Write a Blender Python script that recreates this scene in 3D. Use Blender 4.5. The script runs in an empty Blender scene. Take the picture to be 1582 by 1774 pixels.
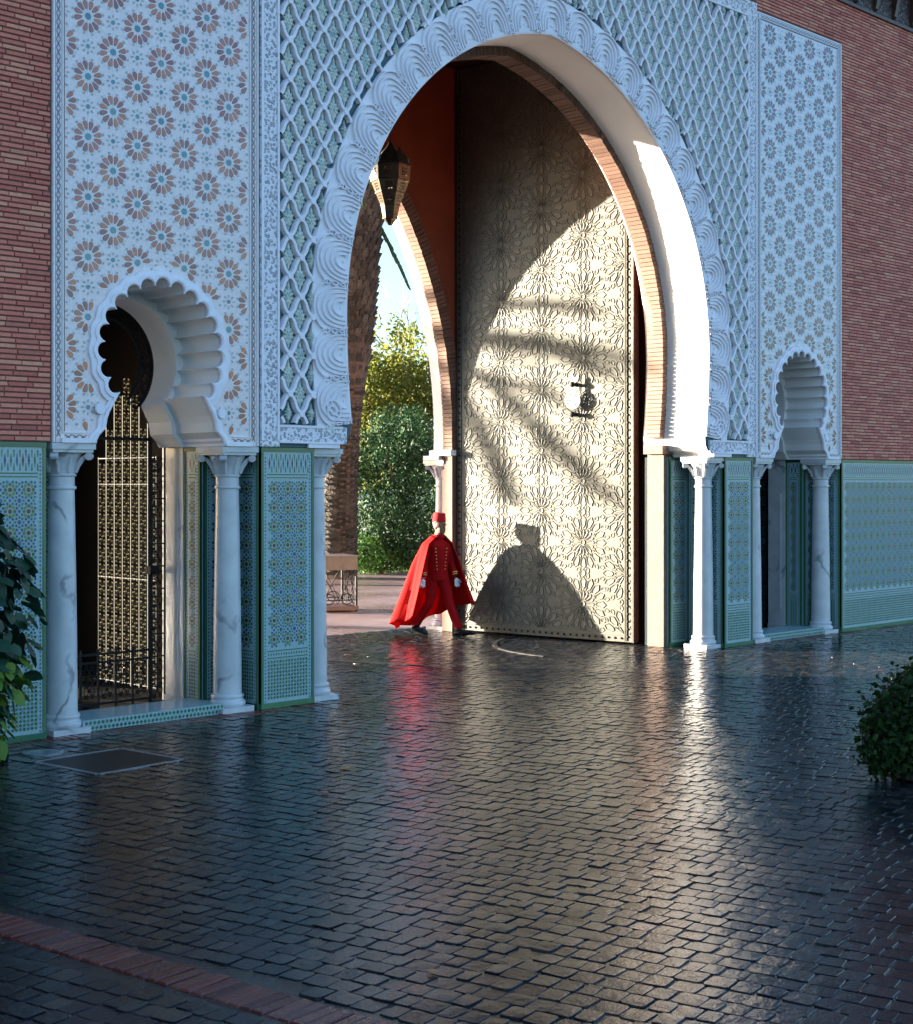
import bpy, bmesh, math, random
from math import sin, cos, pi, radians, sqrt, atan2
from mathutils import Vector, Matrix
from mathutils.geometry import tessellate_polygon
random.seed(7)
R = random.random
def U(a, b): return a + (b - a) * random.random()
scene = bpy.context.scene
COL = scene.collection

# ------------------------------------------------------------------ camera
CAM = (-13.22, -11.66, 2.2)
YAW = radians(45.08)
cd = bpy.data.cameras.new('camera')
cam = bpy.data.objects.new('camera', cd); COL.objects.link(cam)
cam.location = CAM; cam.rotation_euler = (radians(90), 0, -YAW)
cd.sensor_fit = 'VERTICAL'; cd.sensor_height = 36; cd.sensor_width = 36
cd.lens = 2600 / 1774 * 36
cd.shift_y = -49 / 1774
cd.clip_start = 0.1; cd.clip_end = 3000
scene.camera = cam
# ------------------------------------------------------------------ sky, sun, exposure
SUN_AZ = radians(32); SUN_EL = radians(7.5)      # light travels towards +x, -y
to_sun = Vector((-sin(SUN_AZ) * cos(SUN_EL), cos(SUN_AZ) * cos(SUN_EL), sin(SUN_EL)))
w = bpy.data.worlds.new('World'); scene.world = w; w.use_nodes = True
nt = w.node_tree; bg = nt.nodes['Background']
sky = nt.nodes.new('ShaderNodeTexSky'); sky.sky_type = 'NISHITA'; sky.sun_disc = False
sky.sun_elevation = SUN_EL; sky.sun_rotation = -SUN_AZ
sky.air_density = 1.0; sky.dust_density = 1.5; sky.ozone_density = 3.1
nt.links.new(sky.outputs[0], bg.inputs[0]); bg.inputs[1].default_value = 0.07
sd = bpy.data.lights.new('sun', 'SUN'); sd.energy = 5.0; sd.angle = radians(0.53); sd.color = (1.0, 0.87, 0.68)
so = bpy.data.objects.new('sun', sd); COL.objects.link(so)
so.rotation_euler = to_sun.to_track_quat('Z', 'Y').to_euler(); so.location = (-20, 30, 30)
scene.view_settings.view_transform = 'Standard'; scene.view_settings.look = 'None'
scene.view_settings.exposure = 3.4; scene.view_settings.gamma = 1
scene.cycles.use_denoising = True
scene.cycles.max_bounces = 8; scene.cycles.diffuse_bounces = 2

# ------------------------------------------------------------------ helpers
WL = {}
def link(o, parent=None, loc=(0, 0, 0)):
    COL.objects.link(o)
    WL[o] = Vector(loc)
    if parent is not None:
        o.parent = parent; o.location = Vector(loc) - WL[parent]
    else: o.location = loc
    return o
def tag(o, label=None, cat=None, group=None, kind=None):
    if label: o['label'] = label
    if cat: o['category'] = cat
    if group: o['group'] = group
    if kind: o['kind'] = kind
    return o
def empty(name, loc, label=None, cat=None, group=None, rz=0):
    o = bpy.data.objects.new(name, None); o.empty_display_size = .2
    link(o, None, loc); o.rotation_euler[2] = rz
    return tag(o, label, cat, group)
def inst(name, me, parent, loc, kind=None):
    return tag(link(bpy.data.objects.new(name, me), parent, loc), kind=kind)
class MB:
    def __init__(s): s.v = []; s.f = []; s.m = []
    def add(s, vs, fs, mat=0):
        o = len(s.v); s.v += [tuple(p) for p in vs]
        s.f += [tuple(i + o for i in f) for f in fs]; s.m += [mat] * len(fs)
    def box(s, x0, x1, y0, y1, z0, z1, mat=0):
        s.add([(x0,y0,z0),(x1,y0,z0),(x1,y1,z0),(x0,y1,z0),(x0,y0,z1),(x1,y0,z1),(x1,y1,z1),(x0,y1,z1)],
              [(0,3,2,1),(4,5,6,7),(0,1,5,4),(1,2,6,5),(2,3,7,6),(3,0,4,7)], mat)
    def prism(s, loops, y0, y1, mf=0, ms=0, mb=None, fn=None, caps=(1, 1)):
        """loops in (x,z), first outer then holes; extruded y0 (front) -> y1"""
        fl = [p for l in loops for p in l]
        tri = tessellate_polygon([[Vector((p[0], p[1], 0)) for p in l] for l in loops])
        n = len(fl)
        T = fn or (lambda x, y, z: (x, y, z))
        fv = [T(p[0], y0, p[1]) for p in fl]; bv = [T(p[0], y1, p[1]) for p in fl]
        if caps[0]: s.add(fv, tri, mf)
        if caps[1]: s.add(bv, [t[::-1] for t in tri], mf if mb is None else mb)
        b = 0
        for l in loops:
            k = len(l)
            vs = [T(p[0], y0, p[1]) for p in l] + [T(p[0], y1, p[1]) for p in l]
            s.add(vs, [(i, (i+1) % k, k + (i+1) % k, k + i) for i in range(k)], ms)
    def ribbon(s, A, B, mat=0, closed=False):
        k = len(A)
        s.add(list(A) + list(B), [(i, (i+1) % k, k + (i+1) % k, k + i) for i in range(k if closed else k - 1)], mat)
    def tube(s, path, r, n=6, mat=0, cap=True, closed=False):
        P = [Vector(p) for p in path]; m = len(P); rr = r if hasattr(r, '__len__') else [r] * m
        rings = []; up = None
        for i, p in enumerate(P):
            if closed: t = P[(i+1) % m] - P[i-1]
            else: t = P[min(i+1, m-1)] - P[max(i-1, 0)]
            if t.length < 1e-9: t = Vector((0, 0, 1))
            t.normalize()
            if up is None:
                up = Vector((0, 0, 1)) if abs(t.z) < .9 else Vector((1, 0, 0))
            a = up - t * up.dot(t)
            if a.length < 1e-6: a = t.orthogonal()
            a.normalize(); up = a; b = t.cross(a)
            rings.append([p + (a * cos(2*pi*k/n) + b * sin(2*pi*k/n)) * rr[i] for k in range(n)])
        vs = [q for ring in rings for q in ring]; fs = []
        for i in range(m if closed else m - 1):
            j = (i + 1) % m
            for k in range(n):
                fs.append((i*n + k, i*n + (k+1) % n, j*n + (k+1) % n, j*n + k))
        if cap and not closed:
            fs.append(tuple(range(n))[::-1]); fs.append(tuple((m-1)*n + k for k in range(n)))
        s.add(vs, fs, mat)
    def lathe(s, prof, c=(0, 0, 0), n=20, mat=0, sx=1, sy=1, cap=True):
        vs = []; fs = []; m = len(prof)
        for (r, z) in prof:
            for k in range(n):
                a = 2*pi*k/n; vs.append((c[0] + r*cos(a)*sx, c[1] + r*sin(a)*sy, c[2] + z))
        for i in range(m-1):
            for k in range(n):
                fs.append((i*n + k, i*n + (k+1) % n, (i+1)*n + (k+1) % n, (i+1)*n + k))
        if cap:
            fs.append(tuple(range(n))[::-1]); fs.append(tuple((m-1)*n + k for k in range(n)))
        s.add(vs, fs, mat)
    def ell(s, c, rx, ry, rz, n=12, m=8, mat=0):
        vs = [(c[0], c[1], c[2] - rz)]; fs = []
        for i in range(1, m):
            t = pi * i / m - pi/2
            for k in range(n):
                a = 2*pi*k/n; vs.append((c[0] + rx*cos(t)*cos(a), c[1] + ry*cos(t)*sin(a), c[2] + rz*sin(t)))
        vs.append((c[0], c[1], c[2] + rz)); top = len(vs) - 1
        for k in range(n): fs.append((0, 1 + (k+1) % n, 1 + k))
        for i in range(m-2):
            for k in range(n):
                a = 1 + i*n; fs.append((a + k, a + (k+1) % n, a + n + (k+1) % n, a + n + k))
        a = 1 + (m-2)*n
        for k in range(n): fs.append((a + k, a + (k+1) % n, top))
        s.add(vs, fs, mat)
    def mesh(s, name, mats, smooth=None):
        me = bpy.data.meshes.new(name); me.from_pydata(s.v, [], s.f)
        for m in mats: me.materials.append(m)
        if len(mats) > 1: me.polygons.foreach_set('material_index', s.m)
        if smooth is not None:
            me.polygons.foreach_set('use_smooth', [True] * len(s.f))
            me.set_sharp_from_angle(angle=radians(smooth))
        me.update(); return me
    def build(s, name, mats, parent=None, loc=None, smooth=None, kind=None, local=False):
        """vertices in world space unless local; object origin at loc"""
        if not isinstance(mats, (list, tuple)): mats = [mats]
        l = Vector(loc) if loc is not None else (WL[parent] if parent is not None else Vector((0, 0, 0)))
        if not local: s.v = [(p[0]-l[0], p[1]-l[1], p[2]-l[2]) for p in s.v]
        o = bpy.data.objects.new(name, s.mesh(name, mats, smooth))
        link(o, parent, l); return tag(o, kind=kind)

# ------------------------------------------------------------------ materials
def srgb(r, g, b):
    f = lambda c: (c/255/12.92 if c/255 < .04045 else ((c/255 + .055)/1.055)**2.4)
    return (f(r), f(g), f(b))
class NT:
    def __init__(s, name):
        s.m = bpy.data.materials.new(name); s.m.use_nodes = True; s.t = s.m.node_tree
        s.p = s.t.nodes['Principled BSDF']
    def n(s, k, **a):
        nd = s.t.nodes.new(k)
        for x, y in a.items(): setattr(nd, x, y)
        return nd
    def l(s, a, b): s.t.links.new(a, b)
    def pos(s): return s.n('ShaderNodeNewGeometry').outputs['Position']
    def noise(s, scale, detail=3, vec=None, rough=.5):
        nd = s.n('ShaderNodeTexNoise'); nd.inputs['Scale'].default_value = scale; nd.inputs['Detail'].default_value = detail
        nd.inputs['Roughness'].default_value = rough
        s.l(vec if vec is not None else s.pos(), nd.inputs['Vector']); return nd.outputs['Fac']
    def rmp(s, fac, stops):
        nd = s.n('ShaderNodeValToRGB'); e = nd.color_ramp.elements
        while len(e) < len(stops): e.new(.5)
        for q, (p, c) in zip(e, stops): q.position = p; q.color = (*c, 1) if hasattr(c, '__len__') else (c, c, c, 1)
        s.l(fac, nd.inputs[0]); return nd.outputs[0]
    def mix(s, fac, a, b, mode='MIX'):
        nd = s.n('ShaderNodeMix', data_type='RGBA', blend_type=mode)
        for i, v in ((0, fac), (6, a), (7, b)):
            if hasattr(v, 'is_output'): s.l(v, nd.inputs[i])
            else: nd.inputs[i].default_value = v if not hasattr(v, '__len__') else (*v, 1)
        return nd.outputs[2]
    def math(s, op, a, b=0):
        nd = s.n('ShaderNodeMath', operation=op)
        for i, v in ((0, a), (1, b)):
            if hasattr(v, 'is_output'): s.l(v, nd.inputs[i])
            else: nd.inputs[i].default_value = v
        return nd.outputs[0]
    def rnd(s):
        a = s.n('ShaderNodeNewGeometry').outputs['Random Per Island']; b = s.n('ShaderNodeObjectInfo').outputs['Random']
        return s.math('FRACT', s.math('ADD', a, s.math('MULTIPLY', b, 7.31)))
    def bump(s, h, dist=.01, strength=1.0):
        b = s.n('ShaderNodeBump'); b.inputs['Distance'].default_value = dist; b.inputs['Strength'].default_value = strength
        s.l(h, b.inputs['Height']); s.l(b.outputs[0], s.p.inputs['Normal'])
    def set(s, **k):
        for a, v in k.items():
            i = s.p.inputs[a.replace('_', ' ')]
            if hasattr(v, 'is_output'): s.l(v, i)
            else: i.default_value = (*v, 1) if hasattr(v, '__len__') and len(v) == 3 else v
        return s
def plain(name, c, rough=.5, var=.12, scale=6, bump=0, bscale=40, metal=0, spec=.5, coat=0):
    k = NT(name); n = k.noise(scale, 4)
    d = tuple(x * (1 - var) for x in c); e = tuple(min(1, x * (1 + var)) for x in c)
    k.set(Base_Color=k.rmp(n, [(.3, d), (.7, e)]), Roughness=rough, Metallic=metal)
    k.p.inputs['Specular IOR Level'].default_value = spec
    if coat: k.set(Coat_Weight=coat, Coat_Roughness=.08)
    if bump: k.bump(k.noise(bscale, 4), bump)
    return k.m
def perpiece(name, stops, rough=.6, bump=.003, bscale=60, grain=.25, spec=.5):
    k = NT(name); c = k.rmp(k.rnd(), stops); n = k.noise(25, 4)
    c = k.mix(grain, c, k.rmp(n, [(.3, .15), (.75, 1.0)]), 'MULTIPLY')
    k.set(Base_Color=c, Roughness=rough); k.p.inputs['Specular IOR Level'].default_value = spec
    if bump: k.bump(k.noise(bscale, 4), bump)
    return k.m
M = {}
M['stucco'] = plain('stucco', (.86, .785, .82), .75, .06, 3, .003, 90)
M['stucco_soffit'] = plain('stucco_soffit', (.82, .78, .76), .7, .05, 2, .002, 60)
M['brick'] = perpiece('brick', [(0, (.58, .13, .085)), (.3, (.70, .18, .115)), (.6, (.78, .22, .145)), (.88, (.84, .32, .19)), (1, (.46, .10, .075))], .7)
M['mortar'] = plain('mortar', (.16, .075, .06), .9, .2, 20)
M['pink'] = plain('pink_brick', (.115, .070, .052), .75, .14, 7, .004, 30)
M['ringbrick'] = perpiece('ring_brick', [(0, (.115, .056, .038)), (.5, (.15, .076, .050)), (1, (.18, .10, .07))], .75)
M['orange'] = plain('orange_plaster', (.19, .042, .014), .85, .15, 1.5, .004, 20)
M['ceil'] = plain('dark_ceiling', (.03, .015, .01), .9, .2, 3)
k = NT('marble'); wv = k.n('ShaderNodeTexWave'); wv.inputs['Scale'].default_value = 1.1; wv.inputs['Distortion'].default_value = 14; wv.inputs['Detail'].default_value = 4
k.l(k.pos(), wv.inputs['Vector'])
vein = k.rmp(wv.outputs['Fac'], [(0, 1.0), (.06, 0.0)]); vn = k.rmp(k.noise(2.3, 5), [(.5, 0.), (.62, 1.)])
vm = k.mix(1.0, vein, vn, 'MULTIPLY')
k.set(Base_Color=k.mix(vm, k.rmp(k.noise(5, 5), [(.3, (.46, .46, .48)), (.7, (.58, .58, .59))]), (.22, .23, .26)), Roughness=.28); M['marble'] = k.m
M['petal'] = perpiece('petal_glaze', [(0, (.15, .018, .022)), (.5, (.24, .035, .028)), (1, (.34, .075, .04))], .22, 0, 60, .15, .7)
M['petal_l'] = perpiece('petal_glaze_glow_tint', [(0, (.24, .035, .03)), (.4, (.42, .085, .04)), (.75, (.55, .15, .055)), (1, (.30, .05, .05))], .22, 0, 60, .15, .7)  # warm glow over the left panel put into its terracotta glaze colour
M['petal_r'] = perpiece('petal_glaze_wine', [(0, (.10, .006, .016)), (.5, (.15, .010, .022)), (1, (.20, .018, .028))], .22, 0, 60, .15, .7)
M['field_l'] = plain('tile_field_glow_tint', (.80, .655, .645), .35, .10, 40)  # left panel field tinted pinkish, the same warm glow painted in
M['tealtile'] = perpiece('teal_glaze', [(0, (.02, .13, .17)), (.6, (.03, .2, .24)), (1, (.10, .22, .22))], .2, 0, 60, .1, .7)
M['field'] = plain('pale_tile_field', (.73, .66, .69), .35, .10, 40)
M['chip'] = perpiece('grey_green_chip', [(0, (.26, .33, .33)), (.5, (.36, .40, .40)), (1, (.48, .47, .47))], .3, 0, 60, .1)
M['wline'] = plain('white_strap', (.82, .82, .82), .4, .04, 10)
M['redline'] = plain('wine_tile', (.13, .02, .03), .3, .1, 10)
M['zwhite'] = plain('zellige_white', (.27, .40, .42), .25, .12, 30)
M['zgreen'] = perpiece('zellige_green', [(0, (.022, .10, .055)), (.6, (.038, .15, .078)), (1, (.08, .19, .075))], .2, 0, 60, .15)
M['zblue'] = perpiece('zellige_blue', [(0, (.012, .05, .14)), (.5, (.02, .09, .20)), (1, (.03, .16, .26))], .18, 0, 60, .15)
M['zlime'] = perpiece('zellige_lime', [(0, (.17, .27, .06)), (1, (.12, .22, .05))], .2, 0, 60, .15)
M['zred'] = plain('zellige_wine', (.13, .02, .035), .2, .1, 10)
M['motif'] = None
k = NT('glazed_motif'); n = k.noise(26, 3)
k.set(Base_Color=k.rmp(n, [(.36, (.30, .42, .40)), (.5, (.52, .56, .50)), (.66, (.74, .66, .52))]), Roughness=.3)
k.bump(k.noise(60, 2), .006); M['motif'] = k.m
M['recess'] = plain('teal_recess_shadow', (.02, .075, .10), .5, .2, 20)  # teal ground darkened; shadow between the lattice ribs put into its colour
k = NT('carved_stucco'); vo = k.n('ShaderNodeTexVoronoi'); vo.inputs['Scale'].default_value = 30; k.l(k.pos(), vo.inputs['Vector'])
k.set(Base_Color=(.82, .75, .785), Roughness=.75); k.bump(k.rmp(vo.outputs['Distance'], [(.1, 0.), (.3, 1.), (.5, .2)]), .02); M['carved'] = k.m
M['doorpaint'] = plain('bronze_door', (.084, .083, .068), .42, .14, 5, .002, 50, .0, .5)
M['doorbase'] = plain('door_ground', (.076, .075, .061), .45, .15, 6, .002, 50)
M['darkwood'] = plain('dark_wood', (.075, .03, .018), .5, .3, 12, .003, 40)
k = NT('carved_wood'); vo = k.n('ShaderNodeTexVoronoi'); vo.inputs['Scale'].default_value = 14; k.l(k.pos(), vo.inputs['Vector'])
k.set(Base_Color=k.rmp(vo.outputs['Distance'], [(.1, (.22, .14, .13)), (.5, (.05, .025, .022))]), Roughness=.6); k.bump(vo.outputs['Distance'], -.04); M['carvedwood'] = k.m
M['iron'] = plain('black_iron', (.012, .012, .013), .65, .2, 20, 0, 40, 0, .2)
M['gilt'] = plain('pale_painted_iron', (.065, .057, .033), .4, .2, 20)
M['brass'] = plain('aged_brass', (.11, .085, .06), .32, .3, 18, .002, 60, .85)
M['reddoor'] = plain('red_door', (.11, .018, .012), .5, .25, 8, .002, 40)
M['glasslit'] = plain('frosted_pane', (.55, .52, .45), .3, .1, 8)
# foliage
def leafmat(name, a, b, tr=.25, rough=.45):
    k = NT(name); c = k.rmp(k.rnd(), [(0, a), (1, b)])
    k.set(Base_Color=c, Roughness=rough + .15); k.p.inputs['Specular IOR Level'].default_value = .25
    t = k.n('ShaderNodeBsdfTranslucent'); k.l(c, t.inputs[0]); ms = k.n('ShaderNodeMixShader'); ms.inputs[0].default_value = tr
    k.l(k.p.outputs[0], ms.inputs[1]); k.l(t.outputs[0], ms.inputs[2])
    k.l(ms.outputs[0], k.t.nodes['Material Output'].inputs[0]); return k.m
M['leafdark'] = leafmat('dark_leaf', (.012, .038, .016), (.03, .08, .025), .2)
M['leafmid'] = leafmat('mid_leaf', (.04, .11, .025), (.09, .19, .04), .3)
M['leaflime'] = leafmat('lime_leaf', (.09, .13, .017), (.22, .21, .04), .5)
M['leafvine'] = leafmat('vine_leaf', (.008, .034, .024), (.024, .075, .040), .15, .35)
M['leafvine2'] = leafmat('vine_leaf_yellow', (.07, .17, .02), (.14, .22, .03), .25, .4)
M['leafbox'] = leafmat('box_leaf', (.006, .020, .004), (.022, .062, .009), .2)
M['frond'] = leafmat('palm_frond', (.05, .10, .035), (.12, .17, .06), .25)
M['bark'] = plain('bark', (.10, .07, .05), .9, .3, 9, .01, 20)
M['palmbark'] = perpiece('palm_bark', [(0, (.030, .030, .026)), (.5, (.066, .062, .052)), (1, (.12, .11, .09))], .85, .03, 22, .6)
M['twig'] = plain('twig', (.22, .19, .15), .8, .2, 9)
# man
def cloth(name, c, tr=0.0):
    k = NT(name); n = k.noise(9, 3)
    col = k.rmp(n, [(.3, tuple(x*.85 for x in c)), (.7, c)])
    k.set(Base_Color=col, Roughness=.85, Sheen_Weight=.0); k.p.inputs['Specular IOR Level'].default_value = .15
    k.p.inputs['Sheen Tint'].default_value = (1, .4, .35, 1)
    if tr:
        t = k.n('ShaderNodeBsdfTranslucent'); k.l(col, t.inputs[0]); ms = k.n('ShaderNodeMixShader'); ms.inputs[0].default_value = tr
        k.l(k.p.outputs[0], ms.inputs[1]); k.l(t.outputs[0], ms.inputs[2]); k.l(ms.outputs[0], k.t.nodes['Material Output'].inputs[0])
    return k.m
M['cape'] = cloth('red_cape', (.48, .007, .007), .30)
M['suit'] = cloth('red_uniform', (.36, .005, .008))
M['fez'] = cloth('red_felt', (.55, .02, .025))
M['skin'] = plain('skin', (.19, .09, .055), .5, .08, 12)
M['glove'] = plain('white_glove', (.78, .78, .80), .7, .05, 12)
M['shoe'] = plain('black_shoe', (.012, .012, .013), .25, .1, 10)
M['gold'] = plain('gold_braid', (.75, .52, .18), .35, .1, 20, 0, 40, .7)
M['hair'] = plain('dark_hair', (.02, .016, .014), .6, .2, 30)
# ground
k = NT('wet_setts')
big = k.noise(.45, 3); fine = k.noise(34, 5, rough=.65); mid = k.noise(7, 3)
c = k.rmp(k.rnd(), [(0, (.007, .009, .012)), (.5, (.013, .015, .019)), (.8, (.024, .024, .026)), (1, (.056, .044, .036))])
c = k.mix(.5, c, k.rmp(fine, [(.3, .35), (.7, 1.0)]), 'MULTIPLY')
wet = k.math('ADD', k.math('MULTIPLY', big, .7), k.math('MULTIPLY', mid, .3))
k.set(Base_Color=c, Roughness=k.rmp(wet, [(.38, .03), (.62, .25)]))
k.p.inputs['Specular IOR Level'].default_value = .30
k.bump(k.math('ADD', k.math('MULTIPLY', fine, .35), k.math('MULTIPLY', mid, .8)), .008); M['sett'] = k.m
k = NT('wet_joint'); k.set(Base_Color=(.012, .012, .013), Roughness=k.rmp(k.noise(3, 3), [(.4, .08), (.6, .4)])); k.bump(k.noise(60, 4), .004); M['joint'] = k.m
k = NT('wet_edging_brick'); c = k.rmp(k.rnd(), [(0, (.08, .014, .010)), (.6, (.13, .025, .017)), (1, (.18, .042, .025))])
k.set(Base_Color=k.mix(.5, c, k.rmp(k.noise(30, 4), [(.3, .4), (.7, 1.)]), 'MULTIPLY'), Roughness=k.rmp(k.noise(2, 2), [(.4, .15), (.6, .4)])); k.bump(k.noise(40, 4), .004); M['edging'] = k.m
k = NT('far_paving'); vo = k.n('ShaderNodeTexBrick'); vo.inputs['Scale'].default_value = 3.0; vo.inputs['Color1'].default_value = (.16, .11, .105, 1); vo.inputs['Color2'].default_value = (.21, .15, .145, 1); vo.inputs['Mortar'].default_value = (.16, .12, .12, 1)
k.l(k.pos(), vo.inputs['Vector'])
k.set(Base_Color=vo.outputs[0], Roughness=k.rmp(k.noise(.5, 3), [(.4, .22), (.65, .5)])); k.bump(k.noise(25, 4), .006); M['farpave'] = k.m
M['asphalt'] = plain('wet_asphalt', (.05, .05, .052), .3, .2, 3, .004, 60)
M['soil'] = plain('soil', (.10, .065, .04), .9, .3, 4, .02, 12)
M['steel'] = plain('dark_wet_steel', (.006, .007, .009), .5, .2, 6, .002, 80, 0)
M['grate'] = plain('pale_metal_disc', (.22, .24, .26), .35, .2, 10, .001, 60, .3)
M['dryleaf'] = plain('dry_leaf', (.42, .16, .05), .6, .3, 30)

# ------------------------------------------------------------------ arch outlines (x, z)
ZI = 2.56
def main_arch(hw, zc, apex, zb=2.72, n=48, flare=.20, neck=.08, zbase=ZI):
    c = ((apex - zc)**2 - hw*hw) / (2*hw); r = hw + c
    right = []
    if flare is not None:
        right += [(hw - neck + flare, zbase), (hw - neck + flare*.8, zbase + .05), (hw - neck + flare*.35, zbase + .08), (hw - neck + .02, zb)]
    for i in range(1, 13):
        z = zb + (zc - zb) * i / 12; right.append((hw - neck * ((zc - z)/(zc - zb))**2, z))
    t1 = math.acos(c / r)
    for i in range(1, n): t = t1 * i / n; right.append((-c + r*cos(t), zc + r*sin(t)))
    return right + [(0, apex)] + [(-x, z) for x, z in right[::-1]]
ARCH_A = main_arch(3.15, 3.93, 7.45)
ARCH_B = main_arch(3.05, 3.93, 7.34, neck=.09, flare=None)
FAR_B = main_arch(2.60, 2.95, 7.85, zb=2.6, neck=.01, flare=None)
def side_lobes(r, n=17):
    """lobed outline of the side arches for lobe radius r, right to left, around x = 0"""
    base = []
    for i in range(121):                       # centre line of lobes
        t = -0.74 + (pi + 1.48) * i / 120
        base.append((.605*cos(t), 3.40 + (.59 if sin(t) > 0 else .56) * sin(t) * (1 + .03*max(0, sin(t))**6)))
    L = [0]
    for a, b in zip(base, base[1:]): L.append(L[-1] + math.dist(a, b))
    cs = []
    for j in range(n):
        s = L[-1] * (j + .5) / n; i = max(q for q in range(120) if L[q] <= s); u = (s - L[i]) / (L[i+1] - L[i])
        p = (base[i][0] + u*(base[i+1][0]-base[i][0]), base[i][1] + u*(base[i+1][1]-base[i][1]))
        tx, tz = base[i+1][0]-base[i][0], base[i+1][1]-base[i][1]; l = math.hypot(tx, tz)
        cs.append((p, (tz/l, -tx/l)))
    d = L[-1] / n; phi = math.asin(min(1, d/2/r)); out = []
    for p, nn in cs:
        a0 = atan2(nn[1], nn[0])
        for q in range(9): a = a0 - phi + 2*phi*q/8; out.append((p[0] + r*cos(a), p[1] + r*sin(a)))
    e = r - .078
    low = [(.70 + e, ZI), (.665 + e, 2.63), (.60 + e, 2.69), (.585 + e, 2.78), (.56 + e, 2.84)]
    return low + out + [(-x, z) for x, z in low[::-1]]
LOBE0 = side_lobes(.078); LOBE1 = side_lobes(.118); LOBE2 = side_lobes(.16)
SMOOTH = [(.66, ZI), (.62, 2.62), (.56, 2.68), (.54, 2.80)] + [(.60*cos(-.72 + (pi+1.44)*i/40), 3.36 + .60*sin(-.72 + (pi+1.44)*i/40)) for i in range(41)]
SMOOTH = SMOOTH + [(-x, z) for x, z in SMOOTH[3::-1]]
SC = 5.385
def sh(P, dx): return [(x + dx, z) for x, z in P]
def inside(P, x, z):
    c = False; j = len(P) - 1
    for i in range(len(P)):
        if (P[i][1] > z) != (P[j][1] > z) and x < (P[j][0]-P[i][0])*(z-P[i][1])/(P[j][1]-P[i][1]) + P[i][0]: c = not c
        j = i
    return c
def wall_loop(x0, x1, z0, z1, notches):
    """rectangle outline whose bottom edge is interrupted by arches (each right-to-left)"""
    P = [(x1, z0), (x1, z1), (x0, z1), (x0, z0)]
    for nt_ in sorted(notches, key=lambda q: q[0][0]): P += nt_[::-1]
    return P

# ================================================================== GATEHOUSE
gate = empty('gatehouse', (0, .5, 0), 'Moorish gatehouse of red brick and white carved stucco with three horseshoe arches', 'gatehouse')
XL, XR, ZT = -30.0, 14.0, 10.4  # left run out of view lengthened to keep the sun off the plaza
b = MB(); b.prism([wall_loop(XL, XR, ZI, ZT, [sh(LOBE0, -SC), ARCH_A, sh(LOBE0, SC)])], 0, .62, 0, 1, 2)
b.build('front_wall', [M['mortar'], M['stucco_soffit'], M['orange']], gate)
b = MB(); b.prism([wall_loop(XL, XR, ZI, ZT, [sh(SMOOTH, -SC), ARCH_A, sh(SMOOTH, SC)])], .612, 1.0, 0, 0, 1)
b.build('inner_wall', [M['stucco_soffit'], M['orange']], gate)
# far wall of the passage
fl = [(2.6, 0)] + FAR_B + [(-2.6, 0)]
side = [(.67, 0)] + [(.67*cos(pi*i/20), 3.05 + .80*sin(pi*i/20)) for i in range(21)] + [(-.67, 0)]  # unseen side opening, shaped to let sun onto the iron leaf, not the jamb
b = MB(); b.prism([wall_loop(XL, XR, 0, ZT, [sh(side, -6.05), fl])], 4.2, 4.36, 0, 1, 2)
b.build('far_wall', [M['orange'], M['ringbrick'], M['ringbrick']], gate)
b = MB(); b.prism([wall_loop(-7.34, -3.84, 0, 4.39, [sh(side, -6.05)])], 4.18, 4.197, 0, 0); b.build('side_passage_wall', M['ceil'], gate)  # added dark lining over the orange wall; passage shade put into its colour
b = MB(); b.prism([wall_loop(-7.34, -3.84, ZI, 4.39, [sh(SMOOTH, -SC)])], 1.003, 1.02, 0, 0); b.build('side_passage_wall', M['ceil'], gate)  # second added lining, the unlit back of the doorway wall painted dark
fw = main_arch(2.57, 2.95, 7.82, zb=2.62, neck=.01, flare=None)
b = MB(); b.prism([wall_loop(-4.2, 4.2, fw[0][1], ZT, [fw])], 4.364, 4.57, 0, 0, 1)
for s in (-1, 1): b.box(*sorted((s*2.97, s*4.2)), 4.364, 4.57, 0, fw[0][1])
b.build('far_arch_reveal', [M['stucco_soffit'], M['ringbrick']], gate)
# inner brick lining ring bricks of the far arch
b = MB()
def ring_bricks(b, inner, y0, y1, th, pitch, gap=.008, off=0.0):
    L = [0]
    for p, q in zip(inner, inner[1:]): L.append(L[-1] + math.dist(p, q))
    n = int(L[-1] / pitch); i = 0
    for j in range(n):
        c = []
        for s in (j*pitch + gap/2, (j+1)*pitch - gap/2):
            while i < len(L) - 2 and L[i+1] < s: i += 1
            u = (s - L[i]) / max(1e-6, L[i+1] - L[i])
            tx, tz = inner[i+1][0]-inner[i][0], inner[i+1][1]-inner[i][1]; l = math.hypot(tx, tz)
            c.append((inner[i][0] + u*tx, inner[i][1] + u*tz, tz/l, -tx/l))
        d = U(-.004, .004)
        P = []
        for (x, z, nx, nz) in c: P += [(x + nx*d, z + nz*d), (x + nx*th, z + nz*th)]
        y = y0 + U(-.004, .004)
        v = [(P[0][0], y, P[0][1]), (P[1][0], y, P[1][1]), (P[3][0], y, P[3][1]), (P[2][0], y, P[2][1])]
        v += [(x, y1, z) for x, _, z in v]
        b.add(v, [(0,1,2,3), (4,7,6,5), (0,4,5,1), (2,6,7,3), (0,3,7,4), (1,5,6,2)])
ring_bricks(b, [(x*1.0, z) for x, z in main_arch(2.56, 2.95, 7.78, zb=2.6, neck=.01, flare=None)], 4.17, 4.37, .2, .062)
b.build('far_arch_brick_ring', M['ringbrick'], gate, kind='stuff')
b = MB()
ring_bricks(b, ARCH_B, .64, .90, .12, .058)
b.build('arch_brick_ring', M['ringbrick'], gate, kind='stuff')
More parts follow.
